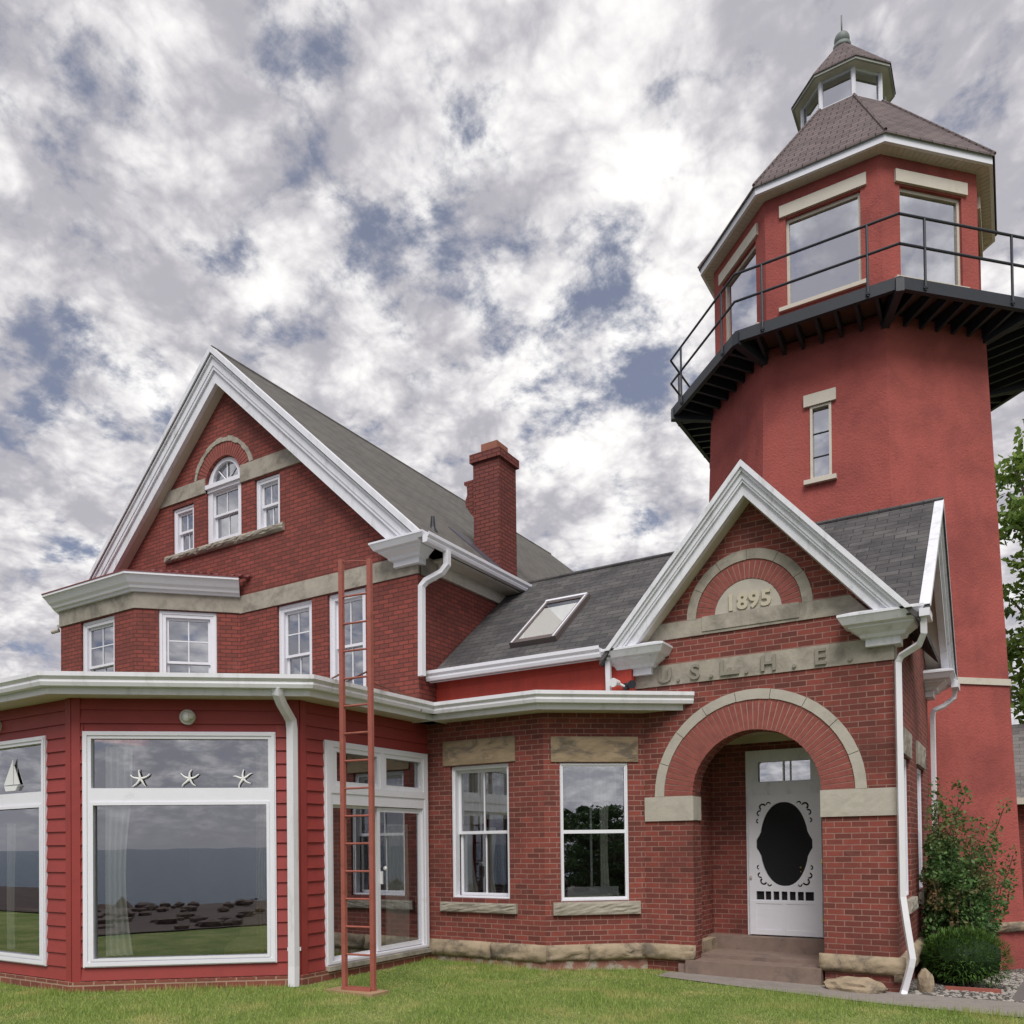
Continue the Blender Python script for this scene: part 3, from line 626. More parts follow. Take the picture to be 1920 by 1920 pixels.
def ring(F, mb, cx, cz, r0, r1, a0, a1, n, gap, d0, d1, jr=0):
    for i in range(n):
        g0 = a0+(a1-a0)*i/n; g1 = a0+(a1-a0)*(i+1)/n; h = gap/2/((r0+r1)/2)*180/PI
        ra, rb = r0+random.uniform(-jr, jr), r1+random.uniform(-jr, jr); k = max(1, int(abs(g1-g0)/6)); dd = d1+random.uniform(-jr, jr)*.3
        F.plate(mb, arc(cx, cz, ra, g0+h, g1-h, k)+arc(cx, cz, rb, g1-h, g0+h, k), [], d0, dd)
mb = MB(); F = FP
FP.plate(mb, arc(AX, AZ, AR+.002, 0, 180, 40)+arc(AX, AZ, 1.26, 180, 0, 40), [], -.02, .003); FP.plate(mb, arc(-3.0, 4.82, .45, 0, 180, 30)+arc(-3.0, 4.82, .70, 180, 0, 30), [], -.02, .0035)
mo = mb.build('arch_mortar', 'mortar', por)
mb = MB(); ring(FP, mb, AX, AZ, AR-.004, 1.255, 0.5, 179.5, 46, .013, -.1, .010, .004); mb.build('brick_arch', 'vouss', por)
mb = MB(); ring(FP, mb, AX, AZ, 1.26, 1.395, 0, 180, 9, .008, -.05, .024, .004); mb.build('stone_arch', 'stone_pale', por)
mb = MB(); ring(FP, mb, -3.0, 4.82, .452, .70, 0.5, 179.5, 27, .012, -.05, .010, .003); mb.build('brick_lunette_arch', 'vouss', por)
mb = MB(); ring(FP, mb, -3.0, 4.82, .705, .84, 0, 180, 6, .006, -.05, .024, .003); mb.build('stone_lunette_arch', 'stone', por)
mb = MB(); FP.plate(mb, arc(-3.0, 4.815, .448, 0, 180, 30), [], -.1, .002); ds_ = mb.build('date_stone', 'stone_pale', por)
mb = MB()
def textmesh(F, body, s, z, size, d0, d1, bold=.012, space=1.0, xs=1.0):
    cu = bpy.data.curves.new('t', 'FONT'); cu.body = body; cu.size = size; cu.extrude = (d1-d0)/2; cu.offset = bold*size; cu.align_x = 'CENTER'; cu.space_character = space; cu.resolution_u = 3
    ob = bpy.data.objects.new('t', cu); COL.objects.link(ob); bpy.context.view_layer.update()
    me = ob.to_mesh(); q = MB(); q.add([F.P(s+v.co.x*xs, (d0+d1)/2+v.co.z, z+v.co.y) for v in me.vertices], [tuple(p.vertices) for p in me.polygons])
    ob.to_mesh_clear(); bpy.data.objects.remove(ob); bpy.data.curves.remove(cu); return q
textmesh(FP, '1895', -2.985, 4.875, .29, .0, .028, .035, 1.08).build('date_numerals', plain('numeral_stone', (.53, .48, .37), .85, .08, 6, .2), ds_)
mb = MB(); FP.plate(mb, [(-4.47, 4.60), (-1.50, 4.60), (-1.71, 4.83), (-4.27, 4.83)], [], -.05, .022); FP.box(mb, -3.62, -2.33, .0, .034, 4.64, 4.842); mb.build('stone_band', 'stone', por)
mb = MB(); FP.box(mb, -4.62, -1.217, -.05, .018, 3.955, 4.245); FS.box(mb, 11.07, 11.35, -.05, .018, 3.955, 4.245); nb_ = mb.build('name_band', 'stone', por)
LST = plain('letter_stone', (.27, .25, .205), .9, .1, 6, .3, dirt=(.14, .13, .11), dscale=6, damt=.6)
for x, ch in [(-4.17, 'U'), (-3.97, '.'), (-3.73, 'S'), (-3.50, '.'), (-3.02, '.'), (-2.73, 'H'), (-2.40, '.'), (-2.08, 'E'), (-1.72, '.')]:
    textmesh(FP, ch, x, 4.0, .285, .0, .045, .02, 1, 1.08).build('letter' if ch != '.' else 'full_stop', LST, nb_)
mb = MB(); FP.plate(mb, [(-3.375, 4.0), (-3.12, 4.0), (-3.12, 4.085), (-3.16, 4.085), (-3.16, 4.045), (-3.225, 4.045), (-3.225, 4.10), (-3.27, 4.10), (-3.27, 4.045), (-3.325, 4.045), (-3.325, 4.205), (-3.375, 4.205)], [], 0, .045); mb.build('letter', LST, nb_)
# imposts, base stones, steps
lintel(FP, por, -4.50, -3.79, 2.045, 2.385, .028, 'stone_pale', 'impost_stone'); lintel(FP, por, -2.11, -1.225, 2.045, 2.385, .028, 'stone_pale', 'impost_stone')
mb = MB(); mb.box(-4.1, -3.785, 11.05-.02, 11.36, 2.05, 2.38); mb.build('impost_return', 'stone_pale', por); mb = MB(); mb.box(-2.112, -1.95, 11.03, 11.36, 2.05, 2.38); mb.build('impost_return', 'stone_pale', por)
for F_, a_ in ((FP, (-4.6, -3.80, .10, .315, .085, 1)), (FP, (-2.16, -1.15, .09, .305, .085, 1, .018)), (FS, (11.0, 15.7, .01, .29, .085, 6))):
    mb = MB(); rough_course(mb, F_, *a_); mb.build('base_course', 'stone_rough', por, smooth=True)
mb = MB(); mb.box(-4.12, -3.80, 11.36, 12.3, .05, .33); mb.build('recess_base_stone', 'stone_rough', por)
st = MB(); st.box(-3.90, -2.12, 10.93, 11.75, -.3, .115); st.box(-4.02, -3.88, 10.98, 11.3, -.3, .06); stp = st.build('front_step', 'step', por)
st = MB(); st.box(-3.93, -1.95, 11.32, 12.3, -.1, .165); st.build('landing', 'step', por)
st = MB(); st.box(-3.93, -2.0, 12.02, 12.35, .1, .355); st.build('door_step', 'step', por)
# screen door with transom
FDr = Fr(0, 12.3, 0); mb = MB()
FDr.plate(mb, rect(-3.405, -2.295, .36, 3.085), [rect(-3.22, -2.48, 2.62, 2.91), rect(-3.345, -2.345, .36, 2.40)], -.12, .02)
FDr.plate(mb, rect(-3.40, -2.30, 2.42, 3.08), [rect(-3.245, -2.455, 2.595, 2.935)], .02, .035)
door = mb.build('door', 'white_old', por)
mb = MB()
oc, oz = -2.855, 1.70
oval = []
for i in range(64):
    a = 2*PI*i/64; cx_, cz_ = math.cos(a), math.sin(a)
    rx, rz = .345, .61
    x, z = rx*abs(cx_)**.9*(1 if cx_ > 0 else -1), rz*abs(cz_)**1.0*(1 if cz_ > 0 else -1)
    if abs(z) < .15: x = .395*(1 if x > 0 else -1) if abs(z) < .11 else x*1.06
    oval.append((oc+x, oz+z))
holes = [oval]
for k in range(7):
    w_ = .115 if k in (0, 6) else .082; cx_ = (-3.205, -3.09, -2.975, -2.86, -2.745, -2.632, -2.51)[k]; holes.append(rect(cx_-w_/2, cx_+w_/2, .885, 1.01))
for sx in (-1, 1):
    for sz in (-1, 1):
        for (ux, uz, rr, w_, a0, a1) in ((.30, .545, .055, .026, -60, 160), (.345, .455, .045, .022, -80, 120), (.365, .34, .036, .02, -90, 90), (.215, .585, .035, .02, -20, 180)):
            A = arc(0, 0, rr, a0, a1, 8); B_ = arc(0, 0, rr-w_, a1, a0, 8); pts = [(oc+sx*(ux+x), oz+sz*(uz+z)) for x, z in A+B_]
            if sx*sz < 0: pts = pts[::-1]
            holes.append(pts)
FDr.plate(mb, rect(-3.365, -2.335, .37, 2.42), holes, .022, .055)
FDr.plate(mb, rect(-3.36, -2.34, .375, .87), [rect(-3.27, -2.895, .45, .83), rect(-2.835, -2.43, .45, .83)], .055, .062)
sdoor = mb.build('screen_door', 'white', door)
mb = MB(); FDr.box(mb, -3.33, -2.37, .005, .018, .8, 2.40); mb.build('insect_screen', 'screen', door)
mb = MB(); FDr.box(mb, -3.35, -3.32, .055, .085, 1.20, 1.24); mb.build('latch', 'lampw', door)
mb = MB()
for z in (2.1, 1.45, .62): FDr.box(mb, -2.345, -2.325, .05, .07, z-.03, z+.03)
mb.build('hinges', 'brass', door)
mb = MB(); mb.ico(FDr.P(-2.63, .03, 1.36), .02, .02, .02, 1); mb.ico(FDr.P(-2.63, .03, 1.30), .012, .012, .016, 1); mb.build('knob', 'brass', door)
mb = MB(); mb.add([FDr.P(-3.23, -.03, 2.6), FDr.P(-2.47, -.03, 2.6), FDr.P(-2.47, -.03, 2.92), FDr.P(-3.23, -.03, 2.92)], [(0, 1, 2, 3)]); mb.build('transom_pane', glass('transom_glass', .5), door, recalc=False)
mb = MB(); FDr.box(mb, -2.87, -2.85, -.03, .0, 2.62, 2.91); FDr.box(mb, -2.77, -2.755, -.03, .0, 2.62, 2.91); mb.build('transom_bar', 'white_old', door)
mb = MB(); mb.box(-3.9, -2.0, 12.9, 13.0, .1, 3.2); mb.build('inner_wall', 'dark', por)  # dark panel stands in for the unlit space behind the door
# side windows
for s0, s1 in ((11.92, 12.66), (13.75, 14.75)):
    hung(FS, por, s0, s1, .96, 2.86, cas=.07, d=-.05, top=(1, 1), bot=(1, 1)); lintel(FS, por, s0-.12, s1+.12, 2.87, 3.22, .03, 'stone', 'lintel'); lintel(FS, por, s0-.1, s1+.1, .78, .95, .07, 'stone', 'stone_sill')
# red shake wall above the flat roof
mb = MB(); FK = Fr(0, 10.95, 0); FK.box(mb, -8.10, -4.62, -.3, 0, 3.6, 4.46)
z = 3.80; row = 0
while z < 4.42:
    zt = min(4.45, z+.27); pts = [(-8.09+i*3.46/90, z+.018*math.sin(i*.33+row*2)+.012*math.sin(i*.83+row)) for i in range(91)]
    FK.plate(mb, pts+[(-4.63, zt), (-8.09, zt)], [], 0.0, .045-.012*row); z += .235; row += 1
mb.build('shake_wall', 'redshake', por)
# roofs
def slab(mb, pts, t=.10):
    p = [Vector(q) for q in pts]; n = (p[1]-p[0]).cross(p[2]-p[0]).normalized()
    if n.z < 0: n = -n
    k = len(p); mb.add([q for q in p]+[q-Vector((0, 0, t)) for q in p], [tuple(range(k)), tuple(range(k, 2*k))[::-1]]+[(i, (i+1) % k, k+(i+1) % k, k+i) for i in range(k)])
mb = MB(); ws = .800
ye = 10.70; ze = 6.665-ws*2.72; vx = (6.70-ze)/sl
slab(mb, [(-8.06, 13.42, 6.665), (AX, 13.42, 6.665), (AX-vx+.04, ye, ze), (-8.06, ye, ze)]); slab(mb, [(AX, 13.42, 6.665), (-.79, 13.42, 6.665), (-.79, ye, ze), (AX+vx-.04, ye, ze)])
slab(mb, [(-8.09, 13.42, 6.665), (-.79, 13.42, 6.665), (-.79, 16.14, 6.665-ws*2.72), (-8.09, 16.14, 6.665-ws*2.72)])
pa = 6.70
slab(mb, [(AX, 10.66, pa), (AX, 13.42, pa), (AX-2.06, 13.42, pa-sl*2.06), (AX-2.06, 10.66, pa-sl*2.06)], .08); slab(mb, [(AX, 10.66, pa), (AX, 13.42, pa), (AX+2.06, 13.42, pa-sl*2.06), (AX+2.06, 10.66, pa-sl*2.06)], .08)
mb.build('roof', 'shing_l', por)
# lap of main roof: wing roof continues over to the house wall
mb = MB(); mb.tube([(-8.05, 13.42, 6.68), (-3.0, 13.42, 6.68), (-.79, 13.42, 6.68)], .035, 8); mb.build('ridge_cap', 'shing_l', por)
def chevron(F, mb, cx, ap, s, hl, hr, tv, d0, d1, zc=-9):
    def foot(sg, h):   # the foot of one leg, cut level at zc
        ho, hi = min(h, (ap-zc)/s), min(h, (ap-tv-zc)/s)
        o, i_ = (cx+sg*ho, ap-s*ho), (cx+sg*hi, ap-tv-s*hi)
        return [o, i_] if ho < h-1e-6 or hi >= h-1e-6 else [o, (cx+sg*ho, zc), i_]
    L_, R_ = foot(-1, hl), foot(1, hr)
    F.plate(mb, L_[::-1]+[(cx, ap)]+R_+[(cx, ap-tv)], [], d0, d1)
mb = MB()
for ap, tv, d0, d1 in ((pa+.01, .09, .30, .415), (pa-.08, .05, .28, .385), (pa-.12, .10, .24, .35), (pa-.205, .055, .24, .335), (pa-.25, .17, .20, .30)): chevron(FP, mb, AX, ap, sl, 2.07, 2.07, tv, d0, d1, 4.47)
mb.build('bargeboard', 'white_old', por)
mb = MB(); chevron(FP, mb, AX, pa-.385, sl, 1.95, 1.95, .03, .0, .21, 4.57); chevron(FP, mb, AX, pa-.20, sl, 1.95, 1.95, .05, .0, .24, 4.57); mb.build('soffit', 'cream', por)
CORN = [(0, 4.13), (.10, 4.13), (.10, 4.22), (.15, 4.23), (.17, 4.27), (.25, 4.33), (.27, 4.34), (.27, 4.36), (.33, 4.38), (.38, 4.47), (.385, 4.47), (.385, 4.50), (.2, 4.56), (0, 4.58)]
def cornice(mb, path, dz=0, k=1): sweep(mb, path, [(a*k, b+dz) for a, b in CORN])
mb = MB(); cornice(mb, [(-1.43, 11.3), (-1.43, 11.05), (-1.235, 11.05), (-1.235, 11.2)]); mb.build('cornice_return', 'white_old', por)
mb = MB(); cornice(mb, [(-4.70, 11.3), (-4.70, 11.05), (-4.44, 11.05), (-4.44, 11.2)]); mb.build('cornice_return', 'white_old', por)
mb = MB(); FS_ = FS
for ap, tv, d0, d1 in ((6.675, .08, .33, .45), (6.60, .06, .30, .42), (6.545, .13, .27, .385), (6.42, .15, .24, .345)): chevron(FS, mb, 13.42, ap, ws, 2.72, 2.72, tv, d0, d1, 4.47)
mb.build('bargeboard', 'white_old', por)
mb = MB(); chevron(FS, mb, 13.42, 6.43, ws, 2.5, 2.5, .03, 0, .25, 4.57); mb.build('soffit', 'cream', por)
mb = MB(); cornice(mb, [(-1.5, 15.5), (-1.235, 15.5), (-1.235, 15.75), (-1.5, 15.75)], 0, 1.15); mb.build('cornice_return', 'white_old', por)
mb = MB(); sweep(mb, [(-8.08, 10.72), (-4.99, 10.72)], [(a, b*1.45+4.395) for a, b in GUT]); mb.box(-8.08, -5.0, 10.721, 10.75, 4.38, 4.50); mb.build('gutter', 'white', por)
mb = MB(); mb.box(-.90, -.79, 10.62, 11.0, 4.34, 4.43); mb.build('gutter', 'white', por); mb = MB(); mb.box(-.87, -.76, 15.7, 16.25, 4.30, 4.42); mb.build('gutter', 'white', por)
downspout(por, [(-.86, 10.70, 4.36), (-.86, 10.72, 4.16), (-.92, 10.80, 4.05), (-1.13, 10.95, 3.97), (-1.17, 10.97, 3.90), (-1.17, 10.97, 1.05), (-1.13, 10.93, .75), (-1.07, 10.90, .32), (-1.09, 10.90, .22), (-1.17, 10.93, -.08), (-1.18, 10.86, -.13)], .035, .03)
downspout(por, [(-4.93, 10.78, 4.40), (-4.93, 10.80, 3.82)], .035, .03)
downspout(por, [(-.82, 15.98, 4.30), (-.84, 15.98, 4.16), (-1.0, 15.9, 4.02), (-1.14, 15.80, 3.95), (-1.16, 15.80, 3.85), (-1.16, 15.80, 0)], .035, .03)
# skylight
def RP(x, y, h):
    n = Vector((0, -ws, 1)).normalized(); return Vector((x, y, 6.665-ws*(13.42-y)))+n*h
def rbox(mb, x0, x1, y0, y1, h0, h1): mb.hexa([RP(x0, y0, h0), RP(x1, y0, h0), RP(x1, y1, h0), RP(x0, y1, h0), RP(x0, y0, h1), RP(x1, y0, h1), RP(x1, y1, h1), RP(x0, y1, h1)])
sx0, sx1, sy0, sy1 = -6.80, -5.96, 11.17, 12.38; mb = MB()
rbox(mb, sx0, sx0+.09, sy0, sy1, -.02, .09); rbox(mb, sx1-.09, sx1, sy0, sy1, -.02, .09); rbox(mb, sx0+.09, sx1-.09, sy0, sy0+.09, -.02, .085); rbox(mb, sx0+.09, sx1-.09, sy1-.09, sy1, -.02, .085)
sky_ = mb.build('skylight', plain('skylight_frame', (.13, .105, .10), .35, .1, 5, .05), por)
mb = MB(); rbox(mb, sx0+.035, sx0+.06, sy0, sy1, .09, .10); rbox(mb, sx1-.06, sx1-.035, sy0, sy1, .09, .10); rbox(mb, sx0+.03, sx1-.03, sy1-.05, sy1, .086, .11); mb.build('trim', 'white', sky_)
mb = MB(); mb.add([RP(sx0+.09, sy0+.09, .075), RP(sx1-.09, sy0+.09, .075), RP(sx1-.09, sy1-.09, .075), RP(sx0+.09, sy1-.09, .075)], [(0, 1, 2, 3)]); mb.build('pane', glass('skylight_glass', .12), sky_, recalc=False)
mb = MB(); rbox(mb, sx0+.09, sx1-.09, sy0+.09, sy1-.2, .05, .06); mb.build('blind', plain('skylight_blind', (.88, .84, .83), .9, .02, 2, 0), sky_)

# flood light
fl = thing('flood_light', (-4.72, 10.9, 4.0), 'twin headed white and dark flood light on the red shake wall beside the gable return', 'flood light')
mb = MB(); mb.tube([(-4.70, 10.95, 3.98), (-4.70, 10.86, 3.98)], .05, 12); mb.build('mount', 'black', fl)
mb = MB(); mb.tube([(-4.72, 10.87, 3.98), (-4.80, 10.80, 4.03)], .018, 8); mb.tube([(-4.79, 10.83, 4.03), (-4.82, 10.70, 4.02)], [.035, .065], 14); mb.build('lamp_head', 'ornament', fl)
mb = MB(); mb.tube([(-4.68, 10.87, 3.98), (-4.60, 10.80, 4.0)], .018, 8); mb.tube([(-4.62, 10.84, 4.0), (-4.55, 10.74, 3.97)], [.035, .06], 14); mb.build('lamp_head', 'black', fl)

# ================================================================== MAIN HOUSE
hou = thing('gabled_brick_house', (-12.6, 10.47, 0), 'tall red brick house with a steep white trimmed gable and brown grey shingle roof', 'house')
FG = Fr(0, 10.47, 0); FM = Fr(-8.1, 0, 90); FBy = Fr(0, 9.18, 0); FBd = Fr(-13.58, 9.18, 45); FBl = Fr(-17.24, 10.47, -45)
CXm, APm, SM = -12.64, 11.10, .925
mwin = [(-12.74+.5*math.cos(R(a)), 8.70+.5*math.sin(R(a))) for a in range(0, 181, 10)]
mhole = [(-13.24, 7.59), (-12.24, 7.59)]+mwin[:-1]+[(-13.24, 8.70)]
mb = MB(); FG.plate(mb, [(-17.1, 0), (-8.1, 0), (-8.1, 6.55), (CXm, 10.73), (-17.1, 6.55)], [rect(-11.32, -10.45, 4.30, 6.10), rect(-10.08, -9.21, 4.30, 6.10), rect(-14.25, -13.60, 7.59, 8.51), rect(-11.87, -11.22, 7.57, 8.53), mhole], -.3, 0)
FM.box(mb, 10.771, 27.5, -.3, 0, 0, 6.45); mb.box(-17.1, -16.8, 10.771, 27.5, 0, 6.45); mb.box(-16.8, -8.4, 27.2, 27.5, 0, 6.45)
FBy.plate(mb, rect(-15.95, -13.58, 3.6, 6.4), [rect(-15.28, -14.20, 4.4, 6.11)], -.25, 0); FBd.plate(mb, rect(0, 1.82, 3.6, 6.4), [rect(.40, 1.41, 4.4, 6.11)], -.25, 0); FBl.plate(mb, rect(0, 1.82, 3.6, 6.4), [], -.25, 0)
mb.build('wall', 'brick_h', hou)
mb = MB(); FG.box(mb, -12.3, -8.08, -.05, .022, 6.11, 6.435); FM.box(mb, 10.49, 10.95, -.05, .02, 6.11, 6.435)
sweep(mb, [(-17.24, 10.47), (-15.95, 9.18), (-13.58, 9.18), (-12.29, 10.47)], [(-.05, 6.12), (.028, 6.12), (.028, 6.45), (-.05, 6.45)])
mb.build('stone_band', 'stone', hou)
mb = MB(); FG.plate(mb, [(-14.94, 8.60), (-13.24, 8.60), (-13.24, 8.885), (-14.63, 8.885)], [], -.05, .03); mb.build('stone_band', 'stone', hou); mb = MB(); FG.plate(mb, [(-12.24, 8.56), (-10.30, 8.56), (-10.66, 8.885), (-12.24, 8.885)], [], -.05, .03); mb.build('stone_band', 'stone', hou)
mb = MB(); rough_course(mb, FG, -14.45, -11.10, 7.44, 7.575, .09, 3, .012, -.02); mb.build('stone_sill', 'stone', hou)
mb = MB(); FG.plate(mb, arc(-12.74, 8.70, .505, 2, 178, 30)+arc(-12.74, 8.70, .76, 178, 2, 30), [], -.02, .003); mb.build('arch_mortar', plain('dark_mortar', (.13, .04, .03), .9, .1, 9), hou)
mb = MB(); ring(FG, mb, -12.74, 8.70, .502, .76, 0, 180, 30, .012, -.05, .012, .004); mb.build('brick_arch', 'vouss', hou)
mb = MB(); ring(FG, mb, -12.74, 8.70, .765, .85, 14, 166, 14, .002, -.05, .028, .014); mb.build('stone_arch', 'stone', hou)
for s0, s1 in ((-11.32, -10.45), (-10.08, -9.21)): hung(FG, hou, s0, s1, 4.30, 6.10, cas=.12, d=-.06, top=(2, 2), bot=(2, 1), gm='glass_up')
hung(FBy, hou, -15.28, -14.20, 4.4, 6.11, cas=.12, d=-.06, top=(2, 2), bot=(2, 1), gm='glass_up'); hung(FBd, hou, .40, 1.41, 4.4, 6.11, cas=.12, d=-.04, top=(2, 2), bot=(2, 1), gm='glass_up', split=.46, blind=.98)
for s0, s1, z0, z1 in ((-14.25, -13.60, 7.59, 8.51), (-11.87, -11.22, 7.57, 8.53)): hung(FG, hou, s0, s1, z0, z1, cas=.095, d=-.05, top=(2, 1), bot=(2, 1), gm='glass_up')
# arched middle window
mb = MB(); q = [(-12.74+.49*math.cos(R(a)), 8.70+.49*math.sin(R(a))) for a in range(0, 181, 10)]; qi = [(-12.74+.36*math.cos(R(a)), 8.76+.36*math.sin(R(a))) for a in range(0, 181, 10)]
FG.plate(mb, [(-13.235, 7.595), (-12.245, 7.595)]+q[:-1]+[(-13.235, 8.70)], [qi, rect(-13.10, -12.38, 7.68, 8.58)], -.16, -.05)
FG.box(mb, -13.25, -12.23, -.05, .02, 8.66, 8.74); FG.box(mb, -13.22, -12.26, -.05, -.02, 8.60, 8.66)
for a in (45, 90, 135): c = FG.P(-12.74, -.1, 8.76); mb.tube([c, FG.P(-12.74+.36*math.cos(R(a)), -.1, 8.76+.36*math.sin(R(a)))], .014, 4)
mw = mb.build('arched_window', 'white', hou)
pm = MB(); FG.plate(pm, [(-13.1, 8.755), (-12.38, 8.755)]+[(-12.74+.37*math.cos(R(a)), 8.76+.37*math.sin(R(a))) for a in range(0, 181, 12)], [], -.125, -.12); pm.build('fan_pane', 'glass_up', mw)
sash_parts(FG, mw, -13.10, -12.38, 8.12, 8.58, -.09, (2, 1), .04, gm='glass_up', name='upper_sash'); sash_parts(FG, mw, -13.10, -12.38, 7.68, 8.16, -.13, (2, 1), .045, gm='glass_up', name='lower_sash')
mb = MB(); mb.box(-16.7, -8.5, 11.3, 11.4, 3.9, 6.5); mb.box(-14.5, -11.0, 11.3, 11.4, 7.2, 9.25); mb.box(-16.7, -8.5, 10.8, 11.3, 3.85, 3.9); mb.box(-14.5, -11.0, 10.8, 11.3, 7.2, 7.3); mb.box(-15.9, -13.3, 9.9, 10.0, 3.9, 6.4); mb.build('inner_wall', 'dark', hou)  # dark panels stand in for the unlit upstairs rooms
# main roof
ez = lambda x: APm-SM*abs(x-CXm)
xl, xr = CXm-4.90, CXm+4.90
mb = MB(); slab(mb, [(CXm, 10.125, APm), (CXm, 23.3, APm), (xr, 27.9, ez(xr)), (xr, 10.125, ez(xr))], .13); slab(mb, [(CXm, 10.125, APm), (CXm, 23.3, APm), (xl, 27.9, ez(xl)), (xl, 10.125, ez(xl))], .13); slab(mb, [(CXm, 23.3, APm), (xr, 27.9, ez(xr)), (xl, 27.9, ez(xl))], .13)
mb.build('roof', 'shing_m', hou)
mb = MB(); mb.tube([(CXm, 10.13, APm-.01), (CXm, 23.3, APm-.01)], .04, 6); mb.build('ridge_cap', 'shing_m', hou)
mb = MB()
for ap, tv, d0, d1 in ((APm+.01, .12, .24, .37), (APm-.10, .07, .22, .335), (APm-.16, .17, .20, .30), (APm-.32, .08, .18, .285), (APm-.39, .25, .15, .245)): chevron(FG, mb, CXm, ap, SM, 4.92, 4.92, tv, d0, d1, 6.58)
mb.build('bargeboard', 'white_old', hou)
mb = MB(); chevron(FG, mb, CXm, APm-.60, SM, 4.6, 4.6, .04, 0, .16, 6.70); chevron(FG, mb, CXm, APm-.34, SM, 4.5, 4.5, .14, 0, .05, 6.70); mb.build('soffit', 'cream', hou)
mb = MB(); cornice(mb, [(-8.42, 10.9), (-8.42, 10.47), (-8.1, 10.47), (-8.1, 10.55)], 2.12, 1.0); mb.build('cornice_return', 'white', hou); mb = MB(); cornice(mb, [(-17.1, 10.8), (-17.1, 10.47), (-16.8, 10.47), (-16.8, 10.8)], 2.12, 1.05); mb.build('cornice_return', 'white', hou)
mb = MB(); sweep(mb, [(-7.735, 10.12), (-7.735, 27.5)], [(a, b*1.4+6.43) for a, b in GUT]); mb.build('gutter', 'white', hou)
mb = MB(); mb.box(-8.1, -7.76, 10.85, 27.5, 6.40, 6.43); mb.box(-8.1, -8.05, 10.96, 27.5, 6.20, 6.40); mb.build('eave_soffit', 'soffit', hou)
downspout(hou, [(-7.66, 10.66, 6.45), (-7.66, 10.66, 6.22), (-7.74, 10.62, 6.10), (-7.96, 10.50, 5.97), (-8.02, 10.46, 5.88), (-8.02, 10.44, 4.44)], .05, .04)
# bay roof and cornice
bp = [(-17.24, 10.47), (-15.95, 9.18), (-13.58, 9.18), (-12.29, 10.47)]
mb = MB(); sweep(mb, bp, [(0, 6.41), (.08, 6.41), (.09, 6.45), (.14, 6.46), (.16, 6.50), (.20, 6.54), (.27, 6.65), (.30, 6.66), (.30, 6.70), (0, 6.71)]); mb.build('bay_cornice', 'white', hou)
ob_ = offpath(bp, .31); ins = [(-17.0, 10.47), (-15.6, 10.40), (-13.9, 10.40), (-12.5, 10.47)]
mb = MB()
for i in range(3): mb.hexa([(ob_[i][0], ob_[i][1], 6.70), (ob_[i+1][0], ob_[i+1][1], 6.70), (ins[i+1][0], ins[i+1][1], 6.70), (ins[i][0], ins[i][1], 6.70), (ob_[i][0], ob_[i][1], 6.72), (ob_[i+1][0], ob_[i+1][1], 6.72), (ins[i+1][0], ins[i+1][1], 6.82), (ins[i][0], ins[i][1], 6.82)])
for k in range(14):
    x = lerp(-13.2, -11.95, k/13); mb.ico((x, 9.0+(x+13.3)*.99+.2, 6.74+random.uniform(0, .02)), .07, .10, .045, 1, .1)
mb.build('bay_roof', 'tiles', hou)
# chimney
ch = MB(); cx0, cx1, cy0, cy1 = -8.66, -8.08, 12.93, 13.54
ch.box(cx0, cx1, cy0, cy1, 6.3, 8.98); ch.box(cx0-.045, cx1+.045, cy0-.045, cy1+.045, 8.80, 8.98) if False else None
ch.box(cx0-.05, cx1+.05, cy0-.05, cy1+.05, 8.98, 9.14)
k = 8
prof = [(.0, 7.95), (.10, 8.05), (.16, 8.15), (.22, 8.22), (.24, 8.34), (.19, 8.46), (.20, 8.62), (.26, 8.66), (.26, 8.72), (0.0, 8.72)]
FC = Fr(0, 13.0, 0); FC.plate(ch, [(cx0+.01, z) if a == 0 else (cx0-a, z) for a, z in prof][::1], [], -.48, 0)
chm = ch.build('chimney', 'brick_c', hou)
mb = MB(); mb.box(cx0+.12, cx1-.10, cy0+.10, cy1-.12, 9.14, 9.36); mb.build('chimney_pot', plain('flue_tile', (.30, .12, .08), .85, .15, 6, .3), chm)
mb = MB(); mb.box(cx0-.02, cx0+.0, cy0, cy1, 7.0, 7.55); mb.build('flashing', 'leadflash', chm)
mb = MB(); slab(mb, [(-8.98, 12.55, ez(-8.98)+.02), (-8.0, 12.55, ez(-8.0)+.02), (-8.0, 12.95, ez(-8.0)+.025), (-8.98, 12.95, ez(-8.98)+.025)], .02); mb.build('roof_flashing', 'leadflash', hou)
mb = MB(); mb.tube([(-8.30, 11.15, 7.0), (-8.30, 11.15, 7.12), (-8.30, 11.15, 7.30)], [.10, .045, .03], 10); tag(mb.build('vent_pipe', 'black'), 'small dark vent pipe poking up from the big shingle roof above the gutter', 'vent pipe')
cmr = MB(); cmr.box(-16.16, -16.0, 9.22, 9.30, 6.16, 6.20); cmr.tube([(-16.12, 9.24, 6.10), (-16.24, 9.16, 6.06)], .045, 10); tag(cmr.build('security_camera', 'lampw'), 'tiny pale security camera sticking out from the far corner of the upstairs bay', 'camera')

